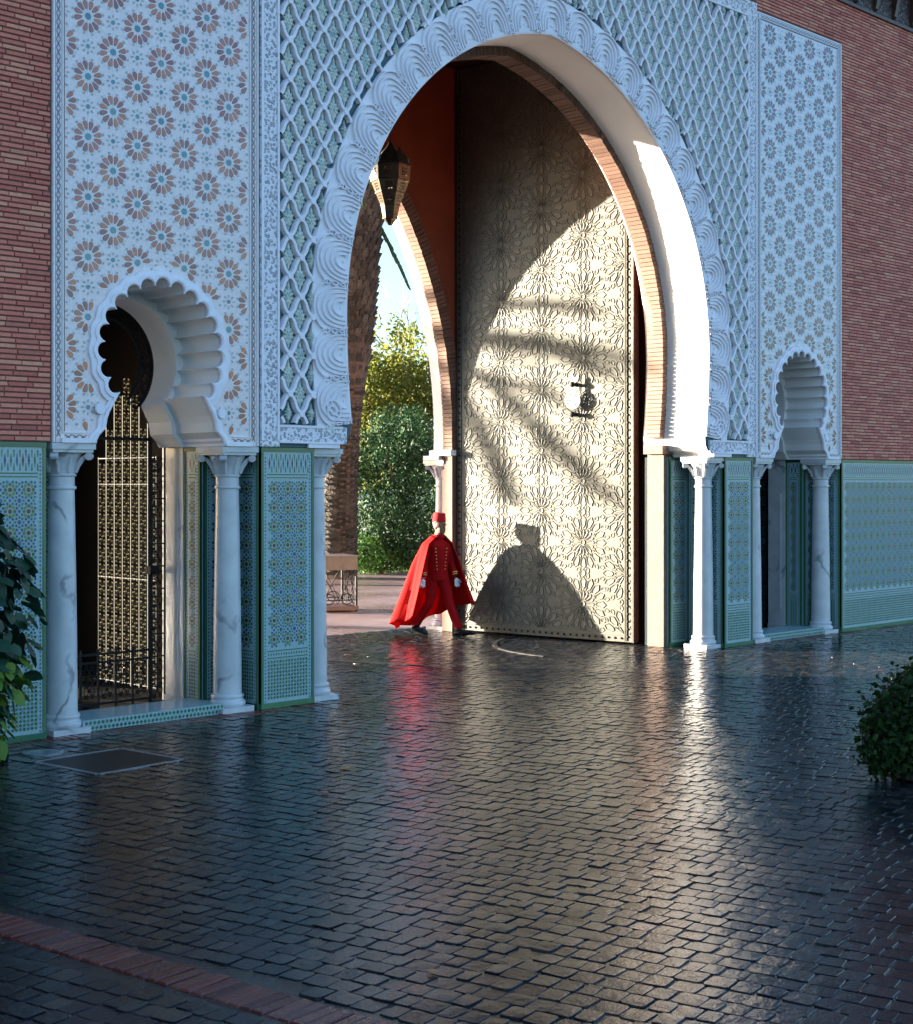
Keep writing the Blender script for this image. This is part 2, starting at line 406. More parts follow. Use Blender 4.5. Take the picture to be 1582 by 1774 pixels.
# jambs under the brick rings
for s in (-1, 1):
    b = MB(); x0, x1 = sorted((s*2.985, s*3.3))
    b.box(x0, x1, .60, .92, 2.60, 2.72)
    b.build('impost', M['pink'], gate)
    b = MB(); x0, x1 = sorted((s*3.05, s*3.3)); b.box(x0, x1, .63, .90, 0, 2.60)
    b.build('brick_jamb', M['pink'], gate)
    b = MB(); x0, x1 = sorted((s*2.50, s*2.62)); b.box(x0, x1, 4.14, 4.60, 2.62, 2.70)
    b.box(*sorted((s*2.47, s*2.95)), 4.38, 4.70, 2.56, 2.618)
    b.build('impost', M['stucco_soffit'], gate)
    b = MB(); x0, x1 = sorted((s*2.55, s*2.63)); b.box(x0, x1, 4.16, 4.372, 0, 2.62)
    b.build('brick_jamb', M['pink'], gate)
# passage side walls, ceiling, roof
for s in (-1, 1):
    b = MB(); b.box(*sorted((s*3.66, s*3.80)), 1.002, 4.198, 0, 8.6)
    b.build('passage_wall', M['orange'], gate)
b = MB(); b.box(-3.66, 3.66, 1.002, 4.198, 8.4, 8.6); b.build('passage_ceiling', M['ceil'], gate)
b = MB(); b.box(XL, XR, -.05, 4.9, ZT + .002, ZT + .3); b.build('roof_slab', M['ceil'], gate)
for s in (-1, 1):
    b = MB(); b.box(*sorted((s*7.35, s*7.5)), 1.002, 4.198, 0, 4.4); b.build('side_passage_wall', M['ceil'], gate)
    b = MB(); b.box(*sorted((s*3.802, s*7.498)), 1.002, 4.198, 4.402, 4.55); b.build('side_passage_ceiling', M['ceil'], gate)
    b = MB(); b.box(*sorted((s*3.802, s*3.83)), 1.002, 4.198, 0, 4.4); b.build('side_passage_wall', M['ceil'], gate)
# lower piers (plan polygons extruded upward)
def plan(poly, z0, z1, mats, name):
    b = MB(); k = len(poly)
    b.add([(x, y, z0) for x, y in poly] + [(x, y, z1) for x, y in poly],
          [tuple(range(k)), tuple(range(k, 2*k))] + [(i, (i+1) % k, k + (i+1) % k, k + i) for i in range(k)])
    return b.build(name, mats, gate)
for s in (-1, 1):
    P = [(3.56, .02), (4.22, .02), (4.22, .4), (4.62, .4), (4.62, 1.0), (3.12, 1.0), (3.12, .6), (3.56, .6)]
    plan([(s*x, y) for x, y in P], 0, ZI - .003, M['zwhite'], 'pier')
    e = 30.0 if s < 0 else 14.0
    P = [(6.55, .02), (e, .02), (e, 1.0), (6.15, 1.0), (6.15, .4), (6.55, .4)]
    plan([(s*x, y) for x, y in P], 0, ZI - .003, M['zwhite'], 'pier')

# ---------------------------------------------------------------- zellige dado sheets
DM = [M['zwhite'], M['zgreen'], M['zblue'], M['zlime'], M['zred'], M['wline']]
def ngon(n, r, a0=0, cx=0, cy=0): return [(cx + r*cos(a0 + 2*pi*i/n), cy + r*sin(a0 + 2*pi*i/n)) for i in range(n)]
def cellpat():
    T = []
    T.append((4, ngon(8, .020, pi/8)))
    for i in range(8):
        a = 2*pi*i/8; T.append((3 if i % 2 else 1, ngon(6, .0165, a, .044*cos(a), .044*sin(a))))
        a += pi/8; T.append((2, ngon(4, .0150, a, .068*cos(a), .068*sin(a))))
    for sx in (0, 1):
        pass
    T.append((2, ngon(8, .020, pi/8, .0875, .0875)))
    for i in range(8):
        a = 2*pi*i/8 ; T.append((2 if i % 2 else 1, ngon(5, .0125, a, .0875 + .040*cos(a), .0875 + .040*sin(a))))
    T.append((2, ngon(6, .014, 0, .0875, 0))); T.append((2, ngon(6, .014, 0, 0, .0875)))
    return T
CELL = cellpat()
def dado(p0, p1, name='tile_dado', rails=True):
    """p0->p1 along the wall in plan, outward normal on the right hand side of p0->p1"""
    p0 = Vector((*p0, 0)); p1 = Vector((*p1, 0)); L = (p1-p0).length; u = (p1-p0)/L; nrm = Vector((u.y, -u.x, 0))
    b = MB()
    def T(a, d, z): q = p0 + u*a + nrm*d; return (q.x, q.y, z)
    def rect(a0, a1, z0, z1, d, m):
        b.add([T(a0,0,z0),T(a1,0,z0),T(a1,0,z1),T(a0,0,z1),T(a0,d,z0),T(a1,d,z0),T(a1,d,z1),T(a0,d,z1)],
              [(4,5,6,7),(0,1,5,4),(1,2,6,5),(2,3,7,6),(3,0,4,7)], m)
    def tile(poly, d, m):
        k = len(poly); b.add([T(a, d, z) for a, z in poly], [tuple(range(k))], m)
    rect(0, L, 0, ZI - .006, .018, 0)
    D = .020; g = .035 if rails else 0
    rect(-.004, L + .004, .002, .055, .032, 1)
    rect(-.004, L + .004, 2.515, ZI - .004, .030, 1)
    if rails:
        rect(0, .028, .056, 2.514, .026, 1); rect(L - .028, L, .056, 2.514, .026, 1)
        z = .07
        while z < 2.48:
            for a in (.052, L - .052): tile([(a - .010, z), (a, z - .012), (a + .010, z), (a, z + .012)], D, 1 if int(z*30) % 2 else 2)
            z += .034
        g = .075
    w_ = L - 2*g
    # lower check field
    nx = max(1, int(w_/.036)); px = w_/nx; nz = 11
    for i in range(nx):
        for j in range(nz):
            a = g + (i + .5)*px; z = .085 + (j + .5)*.035
            tile(ngon(8, .0145, pi/8, a, z), D, 1)
            if (i + j) % 2 == 0: tile(ngon(4, .006, 0, a + px/2, z + .0175), D, 2)
    for z0 in (.485, .555, 2.255, 2.285): rect(g, L - g, z0, z0 + .010, .022, 1)
    n = max(1, int(w_/.03))
    for i in range(n):
        a = g + (i + .5)*w_/n; tile([(a-.010, .525), (a, .508), (a+.010, .525), (a, .542)], D, 1)
    # star field
    nc = max(1, round(w_/.175)); pc = w_/nc; nr = 9; zr = (2.24 - .58)/nr
    fx = pc/.175; fz = zr/.175
    for i in range(nc):
        for j in range(nr):
            a = g + (i + .5)*pc; z = .58 + (j + .5)*zr
            for m, P in CELL:
                Q = [(a + x*fx, z + y*fz) for x, y in P]
                if max(q[0] for q in Q) > L - g + .005 or max(q[1] for q in Q) > 2.248: continue
                tile(Q, D, m)
    # frieze of lozenges and merlons
    n = max(1, int(w_/.055)); p = w_/n
    for i in range(n):
        a = g + (i + .5)*p
        tile([(a - .011, 2.40), (a, 2.335), (a + .011, 2.40), (a, 2.465)], D, (4, 2, 1, 2)[i % 4])
        tile([(a + p/2 - .008, 2.31), (a + p/2 + .008, 2.31), (a + p/2 + .003, 2.375), (a + p/2 - .003, 2.375)], D, 1)
        tile([(a + p/2 - .008, 2.49), (a + p/2 + .008, 2.49), (a + p/2 + .003, 2.425), (a + p/2 - .003, 2.425)], D, 1)
    o = b.build(name, DM, gate, kind='stuff'); return o
for s in (-1, 1):
    X = lambda a, bb: ((s*a[0], a[1]), (s*bb[0], bb[1])) if s > 0 else ((s*bb[0], bb[1]), (s*a[0], a[1]))
    dado(*X((3.56, .02), (4.22, .02)))
    dado(*X((6.55, .02), (10.0 if s < 0 else 12.0, .02)))
    dado(*X((3.12, .60), (3.55, .60)))
    dado(*X((4.24, .40), (4.62, .40)))
    dado(*X((6.15, .40), (6.53, .40)))
# side faces that look left (towards the camera)
for x, y0, y1 in ((-4.22, .02, .4), (-4.62, .42, .69), (3.56, .02, .6), (4.62 + 1.53, .42, .69), (6.55, .02, .4)):
    dado((x, y1), (x, y0))
# marble door jambs with raised moulding
for s in (-1, 1):
    for e in (-1, 1):
        xj = s*SC + e*.765
        b = MB(); b.box(*sorted((xj - e*.035, xj + e*.01)), .69, .985, 0, ZI - .004)
        b.box(*sorted((xj - e*.045, xj - e*.035)), .76, .80, .35, 2.05)
        b.box(*sorted((xj - e*.05, xj)), .68, .985, 0, .10)
        b.build('marble_jamb', M['marble'], gate)
    b = MB(); b.box(s*SC - .765, s*SC + .765, .06, .60, .0, .10)
    o = b.build('threshold', M['zwhite'], gate)
    b = MB(); x = s*SC - .75; i = 0
    while x < s*SC + .74:
        for r_ in (0, 1):
            z = .026 + .046*r_; xx = x + (.02 if r_ else 0)
            b.add([(xx, .057, z - .02), (xx + .018, .057, z), (xx, .057, z + .02), (xx - .018, .057, z)], [(0,1,2,3)], 0)
        x += .042
    b.build('threshold_tiles', [M['zgreen']], o, kind='stuff')

# ---------------------------------------------------------------- columns
def column_meshes():
    sh_ = MB(); sh_.lathe([(.140,.17),(.138,.4),(.132,1.0),(.122,1.6),(.112,2.15)], n=28)
    ba = MB(); ba.lathe([(.165,.05),(.172,.06),(.178,.08),(.172,.10),(.158,.108),(.152,.125),(.158,.14),(.162,.15),(.156,.165),(.142,.172)], n=28)
    pl = MB(); pl.box(-.185,.185,-.185,.185,0,.052)
    ca = MB(); ca.lathe([(.112,2.15),(.126,2.153),(.130,2.165),(.126,2.178),(.114,2.182),(.114,2.262),(.126,2.266),(.130,2.277),(.124,2.288),(.116,2.292),(.122,2.34),(.142,2.40),(.172,2.455),(.178,2.475)], n=28)
    ca.box(-.20,.20,-.20,.20,2.475,2.502); ca.box(-.215,.215,-.215,.215,2.502,2.556)
    for sx in (-1, 1):
        for sy in (-1, 1):
            c = Vector((sx*.172, sy*.172, 2.442)); d = Vector((sx, -sy, 0)).normalized()
            ca.tube([c - d*.03, c + d*.03], .034, 12); ca.tube([c - d*.036, c + d*.036], .014, 8)
            # leaf rib sweeping up to the volute
            ca.tube([(sx*.085, sy*.085, 2.30), (sx*.10, sy*.10, 2.36), (sx*.13, sy*.13, 2.42), (sx*.165, sy*.165, 2.465)], [.022, .026, .024, .012], 6)
        ca.tube([(sx*.118, 0, 2.30), (sx*.13, 0, 2.37), (sx*.165, 0, 2.44)], [.02, .024, .01], 6)
        ca.tube([(0, sx*.118, 2.30), (0, sx*.13, 2.37), (0, sx*.165, 2.44)], [.02, .024, .01], 6)
        ca.lathe([(.012,0),(.03,.01),(.012,.02)], (sx*.19, 0, 2.462), 10); ca.lathe([(.012,0),(.03,.01),(.012,.02)], (0, sx*.19, 2.462), 10)
    return sh_.mesh('column_shaft', [M['marble']], 40), ba.mesh('column_base', [M['marble']], 50), pl.mesh('column_plinth', [M['marble']]), ca.mesh('column_capital', [M['marble']], 40)
CM = column_meshes()
for (x, y) in ((-3.38, .22), (3.38, .22), (-SC - .90, .19), (-SC + .90, .19), (SC - .90, .19), (SC + .90, .19), (2.74, 4.54), (-2.74, 4.54)):
    c = inst('column', CM[0], gate, (x, y, 0))
    inst('base', CM[1], c, (x, y, 0)); inst('plinth', CM[2], c, (x, y, 0)); inst('capital', CM[3], c, (x, y, 0))
# impost slabs over the capitals
for s in (-1, 1):
    for xc, hw_ in ((s*3.38, .24), (s*(SC - .90), .23), (s*(SC + .90), .23)):
        pass

# ---------------------------------------------------------------- brick courses of the facade
BP = .046; BH = .036
ub = MB(); ub.add([(0,0,0),(1,0,0),(1,0,1),(0,0,1),(.015,-.013,.10),(.985,-.013,.10),(.985,-.013,.90),(.015,-.013,.90)],
                  [(4,5,6,7),(0,1,5,4),(1,2,6,5),(2,3,7,6),(3,0,4,7)])
UB = ub.mesh('brick', [M['brick']])
rest = MB(); nind = 0
def course(x0, x1, z, single):
    global nind
    x = x0 - U(0, .22)
    while x < x1 - .01:
        l = U(.20, .26); a = max(x, x0); e = min(x + l - .006, x1)
        if e - a > .02:
            if single and nind < 300 and e > -7.05:
                o = inst('brick', UB, gate, (a, U(-.002, .002), z)); o.scale = (e - a, 1, BH); nind += 1
            else:
                d = U(-.002, .002)
                rest.add([(a,d,z),(e,d,z),(e,d,z+BH),(a,d,z+BH),(a+.003,d-.013,z+.003),(e-.003,d-.013,z+.003),(e-.003,d-.013,z+BH-.003),(a+.003,d-.013,z+BH-.003)],
                         [(4,5,6,7),(0,1,5,4),(1,2,6,5),(2,3,7,6),(3,0,4,7)])
        x += l
z = ZI + .008; rows = []
while z < 9.3: rows.append(z); z += BP
for z in rows: course(-7.05, -6.512, z, z < 7.25)
for z in rows:
    course(-9.0, -7.055, z, False); course(6.512, 11.9, z, False)
    if z > 8.73: course(-6.512, -4.30, z, False); course(4.30, 6.512, z, False)
    if z > 8.83: course(-4.30, 4.30, z, False)
rest.build('brick_courses', M['brick'], gate, kind='stuff')

# ---------------------------------------------------------------- carved wooden eaves frieze
b = MB(); b.box(XL + .01, XR - .01, -.05, -.002, 9.32, 9.37); fr = b.build('eaves_rail', M['darkwood'], gate)
for i in range(14):
    x = 4.6 + i*.57
    b = MB(); b.box(x + .045, x + .525, -.03, -.002, 9.372, 10.3); b.build('frieze_panel', M['carvedwood'], gate)
    b = MB(); b.prism([[(-.20, 10.3), (-.20, 9.9), (-.12, 9.62), (-.08, 9.42), (-.03, 9.39), (-.0, 9.372), (0, 10.3)]], x - .04, x + .04, fn=lambda a, yy, zz: (yy, a, zz))
    b.build('corbel', M['darkwood'], gate)
b = MB(); b.box(XL, XR, -.75, .0, 10.302, 10.4); b.build('eaves_soffit', M['darkwood'], gate)

# ---------------------------------------------------------------- side panels with zellige rosettes
def rosette_mesh(keep=None, cx=0, cz=0, pm='petal_l'):
    b = MB()
    for i in range(12):
        a = 2*pi*i/12 + pi/12
        mid = (cx + .10*cos(a), cz + .10*sin(a))
        if keep and not keep(*mid): continue
        P = [(.062, -.006), (.062, .006), (.085, .0185), (.115, .0235), (.135, .017), (.143, 0), (.135, -.017), (.115, -.0235), (.085, -.0185)]
        Q = [(r*cos(a) - t*sin(a), r*sin(a) + t*cos(a)) for r, t in P]
        k = len(Q); b.add([(x, 0, z_) for x, z_ in Q] + [(x*.995, -.005, z_*.995) for x, z_ in Q], [tuple(range(k, 2*k))] + [(j, (j+1) % k, k + (j+1) % k, k + j) for j in range(k)], 0)
    if not keep or keep(cx, cz):
        Q = ngon(12, .030, pi/12); b.add([(x, -.005, z_) for x, z_ in Q], [tuple(range(12))], 1)
        # white strap lines radiating between petals
    for i in range(12):
        a = 2*pi*i/12
        if keep and not keep(cx + .1*cos(a), cz + .1*sin(a)): continue
        Q = [(.034, -.0035), (.165, -.0035), (.165, .0035), (.034, .0035)]
        b.add([(r*cos(a) - t*sin(a), -.004, r*sin(a) + t*cos(a)) for r, t in Q], [(0,1,2,3)], 2)
    return b.mesh('rosette', [M[pm], M['tealtile'], M['wline']])
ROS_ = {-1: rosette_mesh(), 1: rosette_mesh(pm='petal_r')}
sq = MB(); sq.add([(x, -.005, z_) for x, z_ in ngon(8, .021, pi/8)], [tuple(range(8))]); SQ = sq.mesh('square_tile', [M['tealtile']])
for s in (-1, 1):
    cx = s*SC; x0, x1 = cx - 1.115, cx + 1.115; ROS = ROS_[s]
    P = wall_loop(x0 + .003, x1 - .003, ZI, 8.70, [sh(LOBE0, cx)])
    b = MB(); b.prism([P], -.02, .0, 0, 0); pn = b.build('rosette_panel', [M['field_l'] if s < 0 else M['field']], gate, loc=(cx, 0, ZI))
    lob2 = sh(side_lobes(.17), cx)
    ok = lambda x, z_: x0 + .115 < x < x1 - .115 and ZI + .115 < z_ < 8.59 and not inside(lob2, x, z_)
    chips = MB()
    zbase = 6.32 - .53*8
    for c in range(9):
        xx = cx - 1.016 + .254*c
        for r_ in range(-1, 14):
            zz = zbase + .53*r_ + (.265 if c % 2 == 0 else 0)
            full = all(ok(xx + .15*cos(t*pi/6), zz + .15*sin(t*pi/6)) for t in range(12))
            anyp = any(ok(xx + .10*cos(t*pi/6 + pi/12), zz + .10*sin(t*pi/6 + pi/12)) for t in range(12))
            if full: inst('rosette', ROS, pn, (xx, -.0195, zz))
            elif anyp:
                keep = lambda x, z_: all(ok(x + dx, z_ + dz) for dx in (-.03, .03) for dz in (-.03, .03))
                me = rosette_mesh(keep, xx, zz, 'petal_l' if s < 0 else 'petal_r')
                if len(me.polygons): inst('rosette', me, pn, (xx, -.0195, zz))
            if ok(xx + .03, zz + .265 + .03) and ok(xx - .03, zz + .265 - .03): inst('square_tile', SQ, pn, (xx, -.0195, zz + .265))
            # pale chips between
            for i in range(12):
                a = 2*pi*i/12 + pi/12
                q = (xx + .158*cos(a), zz + .158*sin(a))
                if ok(*q): chips.add([(q[0] + .012*cos(a), -.0245, q[1] + .012*sin(a)), (q[0] - .016*sin(a), -.0245, q[1] + .016*cos(a)), (q[0] - .012*cos(a), -.0245, q[1] - .012*sin(a)), (q[0] + .016*sin(a), -.0245, q[1] - .016*cos(a))], [(0,1,2,3)])
            for i in range(8):
                a = 2*pi*i/8
                q = (xx + .055*cos(a), zz + .265 + .055*sin(a))
                if ok(*q): chips.add([(q[0] + .018*cos(a), -.0245, q[1] + .018*sin(a)), (q[0] - .010*sin(a), -.0245, q[1] + .010*cos(a)), (q[0] - .018*cos(a), -.0245, q[1] - .018*sin(a)), (q[0] + .010*sin(a), -.0245, q[1] - .010*cos(a))], [(0,1,2,3)])
    chips.build('mosaic_chips', [M['chip']], pn, kind='stuff')
    # knotwork border
    b = MB()
    for (a0, a1, z0, z1) in ((x0 + .006, x0 + .020, ZI + .004, 8.695), (x0 + .095, x0 + .105, ZI + .09, 8.60), (x1 - .020, x1 - .006, ZI + .004, 8.695), (x1 - .105, x1 - .095, ZI + .09, 8.60)):
        b.box(a0, a1, -.034, -.0195, z0, z1, 0)
        b.box(a0 + .018, a0 + .024, -.026, -.0195, z0, z1, 1)
    for sgn in (-1, 1):
        z = ZI + .05
        while z < 8.66:
            xm = (x0 + .060) if sgn < 0 else (x1 - .060)
            for q in (-1, 1):
                b.add([(xm - .022*q, -.026, z), (xm - .014*q, -.026, z), (xm + .022*q, -.026, z + .07), (xm + .014*q, -.026, z + .07)], [(0,1,2,3)], 1)
            b.add([(xm + x, -.0275, z + .035 + y) for x, y in ngon(4, .011)], [(0,1,2,3)], 2)
            z += .075
    for zc_, e in ((8.645, 1), (ZI + .05, 0)):
        x = x0 + .12
        while x < x1 - .12:
            if e or not (cx - .80 < x < cx + .80):
                for q in (-1, 1):
                    b.add([(x, -.026, zc_ - .022*q), (x, -.026, zc_ - .014*q), (x + .07, -.026, zc_ + .022*q), (x + .07, -.026, zc_ + .014*q)], [(0,1,2,3)], 1)
                b.add([(x + .035 + xx, -.0275, zc_ + y) for xx, y in ngon(4, .011)], [(0,1,2,3)], 2)
            x += .075
        for z0, z1, mm in ((zc_ + .034, zc_ + .044, 0), (zc_ - .044, zc_ - .034, 1)):
            if e: b.box(x0 + .1, x1 - .1, -.030, -.0195, z0, z1, mm)
            else:
                b.box(x0 + .1, cx - .80, -.030, -.0195, z0, z1, mm); b.box(cx + .80, x1 - .1, -.030, -.0195, z0, z1, mm)
    b.build('knotwork_border', [M['wline'], M['redline'], M['tealtile']], pn, kind='stuff')
    # lobed archivolt
    b = MB()
    A, B_, C_ = sh(LOBE0, cx), sh(LOBE1, cx), sh(LOBE2, cx)
    f = lambda P, y: [(x, y, z_) for x, z_ in P]
    b.ribbon(f(A, -.0), f(A, -.052)); b.ribbon(f(A, -.052), f([((a[0]*.6 + c[0]*.4), (a[1]*.6 + c[1]*.4)) for a, c in zip(A, B_)], -.062))
    MID = [((a[0]*.6 + c[0]*.4), (a[1]*.6 + c[1]*.4)) for a, c in zip(A, B_)]
    b.ribbon(f(MID, -.062), f(B_, -.060)); b.ribbon(f(B_, -.060), f(B_, -.048)); b.ribbon(f(B_, -.048), f(C_, -.044)); b.ribbon(f(C_, -.044), f(C_, -.015))
    b.build('lobed_archivolt', M['stucco'], pn)
    for e in (-1, 1):
        b = MB(); c0 = Vector((cx + e*.66, -.05, 2.86))
        b.tube([(c0.x + .055*(1 - t/28)*cos(t*.55*e), c0.y - .006, c0.z + .055*(1 - t/28)*sin(t*.55)) for t in range(26)], .010, 5)
        b.tube([(c0.x, -.04, c0.z), (c0.x, -.066, c0.z)], .045, 12)
        b.build('volute', M['stucco'], pn)
    # corbelled impost mouldings inside the opening
    for e in (-1, 1):
        b = MB()
        xj = cx + e*.70
        b.box(*sorted((xj - e*.012, xj + e*.33)), -.045, .64, 2.558, 2.600)
        b.box(*sorted((xj - e*.035, xj + e*.02)), -.02, .63, 2.602, 2.64)
        b.build('impost', M['stucco'], gate)
for s in (-1, 1):
    b = MB(); b.box(*sorted((s*3.25, s*3.66)), -.045, .61, 2.558, 2.600); b.build('impost', M['stucco'], gate)

# ---------------------------------------------------------------- spandrel of the great arch
sp = MB(); sp.prism([wall_loop(-4.266, 4.266, ZI + .001, 8.79, [ARCH_A])], -.02, .0, 0, 1)
spo = sp.build('spandrel_panel', [M['recess'], M['stucco_soffit']], gate, loc=(0, 0, ZI))
# outer carved frame
b = MB()
for (x0, x1, z0, z1) in ((-4.262, -4.03, ZI + .002, 8.786), (4.03, 4.262, ZI + .002, 8.786), (-4.03, 4.03, 8.56, 8.786), (-4.03, -3.16, ZI + .043, 2.775), (3.16, 4.03, ZI + .043, 2.775)):
    b.box(x0, x1, -.048, -.0195, z0, z1, 0)
b.build('carved_frame', [M['carved']], spo)
b = MB()
for s in (-1, 1):
    for a, c in ((4.035, 4.06), (4.228, 4.256)): b.box(*sorted((s*a, s*c)), -.060, -.047, 2.62, 8.55)
    b.box(*sorted((s*3.22, s*4.03)), -.056, -.047, 2.755, 2.78); b.box(*sorted((s*3.22, s*4.03)), -.056, -.047, 2.60, 2.62)
b.box(-4.03, 4.03, -.058, -.047, 8.565, 8.585); b.box(-4.03, 4.03, -.058, -.047, 8.755, 8.78)
b.build('frame_fillet', [M['stucco']], spo)
# offset curve helper
def offset(P, d):
    out = []
    for i in range(len(P)):
        a = P[max(0, i-1)]; c = P[min(len(P)-1, i+1)]; tx, tz = c[0]-a[0], c[1]-a[1]; l = math.hypot(tx, tz) or 1
        out.append((P[i][0] + tz/l*d, P[i][1] - tx/l*d))
    return out
ARC = [p for p in ARCH_A if p[1] > 2.77]
def clampx(P): return [(max(-3.64, min(3.64, x)), z_) for x, z_ in P]
OUT = clampx(offset(ARC, .47))
b = MB(); f = lambda P, y: [(x, y, z_) for x, z_ in P]
IN1 = offset(ARC, .02)
b.ribbon(f(ARC, .0), f(ARC, -.040)); b.ribbon(f(ARC, -.040), f(IN1, -.046)); b.ribbon(f(IN1, -.046), f(OUT, -.046)); b.ribbon(f(OUT, -.046), f(OUT, -.015))
band = b.build('archivolt_band', [M['stucco']], spo)
# fans
L = [0]
for p, q in zip(ARC, ARC[1:]): L.append(L[-1] + math.dist(p, q))
NF = 27; FP = L[-1]/NF
def at_arc(s_):
    s_ = max(0, min(L[-1] - 1e-4, s_)); i = max(q for q in range(len(L) - 1) if L[q] <= s_); u = (s_ - L[i])/(L[i+1] - L[i])
    tx, tz = ARC[i+1][0]-ARC[i][0], ARC[i+1][1]-ARC[i][1]; l = math.hypot(tx, tz)
    return ARC[i][0] + u*tx, ARC[i][1] + u*tz, tz/l, -tx/l
def ridge(b, path, wid, h, y0, closed=False):
    """path in (x,z): raised strap of triangular-ish section"""
    n = len(path); A = []; B_ = []; Cc = []; Dd = []
    for i in range(n):
        a = path[i-1] if (i or closed) else path[0]; c = path[(i+1) % n] if (i < n-1 or closed) else path[-1]
        tx, tz = c[0]-a[0], c[1]-a[1]; l = math.hypot(tx, tz) or 1; nx, nz = tz/l, -tx/l
        x, z_ = path[i]
        A.append((x - nx*wid/2, y0, z_ - nz*wid/2)); B_.append((x - nx*wid*.3, y0 - h, z_ - nz*wid*.3))
        Cc.append((x + nx*wid*.3, y0 - h, z_ + nz*wid*.3)); Dd.append((x + nx*wid/2, y0, z_ + nz*wid/2))
    b.ribbon(A, B_, 0, closed); b.ribbon(B_, Cc, 0, closed); b.ribbon(Cc, Dd, 0, closed)
for j in range(NF):
    s0 = (j + .5)*FP
    b = MB()
    def P(u, v):
        x, z_, nx, nz = at_arc(s0 + u); x += nx*v; z_ += nz*v
        return (max(-3.66, min(3.66, x)), z_)
    for a, h, wd in ((.075, .17, .022), (.118, .235, .026), (.160, .305, .026), (.20, .375, .024)):
        t0 = .12 if a < .1 else 0
        ridge(b, [P(a*cos(t), .035 + h*sin(t)**.8 if sin(t) > 0 else .035) for t in [t0 + (pi - 2*t0)*i/18 for i in range(19)]], wd, .026, -.044)
    ridge(b, [P(.228*cos(t), .27 + .19*sin(t)) for t in [.15 + (pi - .3)*i/12 for i in range(13)]], .024, .03, -.044)
    # knots between neighbouring fans
    u0 = FP/2
    for v0, rr in ((.10, .022), (.20, .028), (.305, .030)):
        ridge(b, [P(u0 + rr*.8*cos(t), v0 + rr*1.3*sin(t)) for t in [2*pi*i/10 for i in range(10)]], .017, .03, -.046, True)
    ridge(b, [P(u0 - .05, .015), P(u0, .03), P(u0 + .05, .015)], .016, .02, -.044)
    ridge(b, [P(u0 - .06, .05), P(u0, .068), P(u0 + .06, .05)], .016, .02, -.044)
    for u_, v_ in ((.0, .09), (-.03, .075), (.03, .075)):
        ridge(b, [P(u_*1.6, v_), P(u_*2.2, v_ + .035)] if u_ else [P(-.012, .10), P(.012, .10)], .014, .012, -.044)
    b.build('scallop_fan', [M['stucco']], band, loc=(*[at_arc(s0)[0], -.046], at_arc(s0)[1]))
for s in (-1, 1):
    b = MB(); c = (s*3.36, 2.93)
    ridge(b, [(c[0] + s*.13*(1 - t/34)*cos(t*.42), c[1] + .13*(1 - t/34)*sin(t*.42)) for t in range(30)], .028, .03, -.044)
    b.build('volute', [M['stucco']], band)
# ogee net with glazed motifs
CW, CH = .29, .387
OUTP = [(3.7, 2.7)] + OUT + [(-3.7, 2.7)]
okl = lambda x, z_: abs(x) < 4.03 and 2.775 < z_ < 8.56 and not inside(OUTP, x, z_)
net = MB()
def ogee(u):   # half-width profile from bottom node (0) to top node (1) of one cell
    return .5 - .5*cos(2*pi*u) if False else (sin(pi*u)**.75) * (.5)
ncol = int(8.06/CW) + 2
cols = [-4.06 + CW*.5*i for i in range(int(8.12/(CW*.5)) + 1)]
cells = []
for i, x in enumerate(cols):
    z = 2.70 + (CH/2 if i % 2 else 0)
    while z < 8.75:
        cells.append((x, z)); z += CH
def zig(u):   # lateral position of a rib over one half period with ogee sway
    return u + .10*sin(2*pi*u)
for (x, z) in cells:
    for sg in (-1, 1):
        prev = []
        for q in range(7):
            u = q/6; px = x + sg*CW/2*zig(u); pz = z - CH/2 + CH/2*u + .0
            prev.append((px, pz))
        seg = [p for p in prev if okl(*p)]
        if len(seg) >= 2: ridge(net, seg, .050, .055, -.0195)
    if okl(x, z - CH/2):
        Q = ngon(8, .034, pi/8); net.add([(x + a, -.082, z - CH/2 + c_) for a, c_ in Q] + [(x + a*1.25, -.02, z - CH/2 + c_*1.25) for a, c_ in Q],
                 [tuple(range(8))] + [(i_, (i_+1) % 8, 8 + (i_+1) % 8, 8 + i_) for i_ in range(8)])
net.build('ogee_lattice', [M['stucco']], spo)
mo = MB()
prof = [(0, -.155), (.012, -.12), (.022, -.085), (.048, -.075), (.040, -.045), (.082, -.028), (.050, .000), (.086, .032), (.046, .040), (.050, .075), (.022, .07), (.020, .105), (.012, .13), (0, .175)]
OUTL = prof + [(-x, z_) for x, z_ in prof[-2:0:-1]]
k_ = len(OUTL)
mo.add([(x, 0, z_) for x, z_ in OUTL] + [(x*.86, -.022, z_*.9) for x, z_ in OUTL] + [(x*.5, -.032, z_*.6) for x, z_ in OUTL],
       [(i_, (i_+1) % k_, k_ + (i_+1) % k_, k_ + i_) for i_ in range(k_)] + [(k_ + i_, k_ + (i_+1) % k_, 2*k_ + (i_+1) % k_, 2*k_ + i_) for i_ in range(k_)] + [tuple(range(2*k_, 3*k_))])
for a in range(6):
    t = a*pi/3; mo.ell((.032*cos(t), -.032, .035*sin(t)), .010, .010, .014, 6, 4)
mo.ell((0, -.034, 0), .013, .012, .013, 6, 4)
MO = mo.mesh('leaf_motif', [M['motif']], 40)
def seen(x, z):
    dx, dy = x - CAM[0], -CAM[1]; zc = dx*sin(YAW) + dy*cos(YAW); xc = dx*cos(YAW) - dy*sin(YAW)
    return -10 < 791 + 2600*xc/zc < 1600 and 838 - 2600*(z - CAM[2])/zc > -20, zc
full = []; part = []
for (x, z) in cells:
    pts = [(x, z), (x + .06, z), (x - .06, z), (x, z + .13), (x, z - .12)]
    n_ok = sum(okl(*p) for p in pts)
    if n_ok == 5: full.append((x, z))
    elif okl(x, z): part.append((x, z))
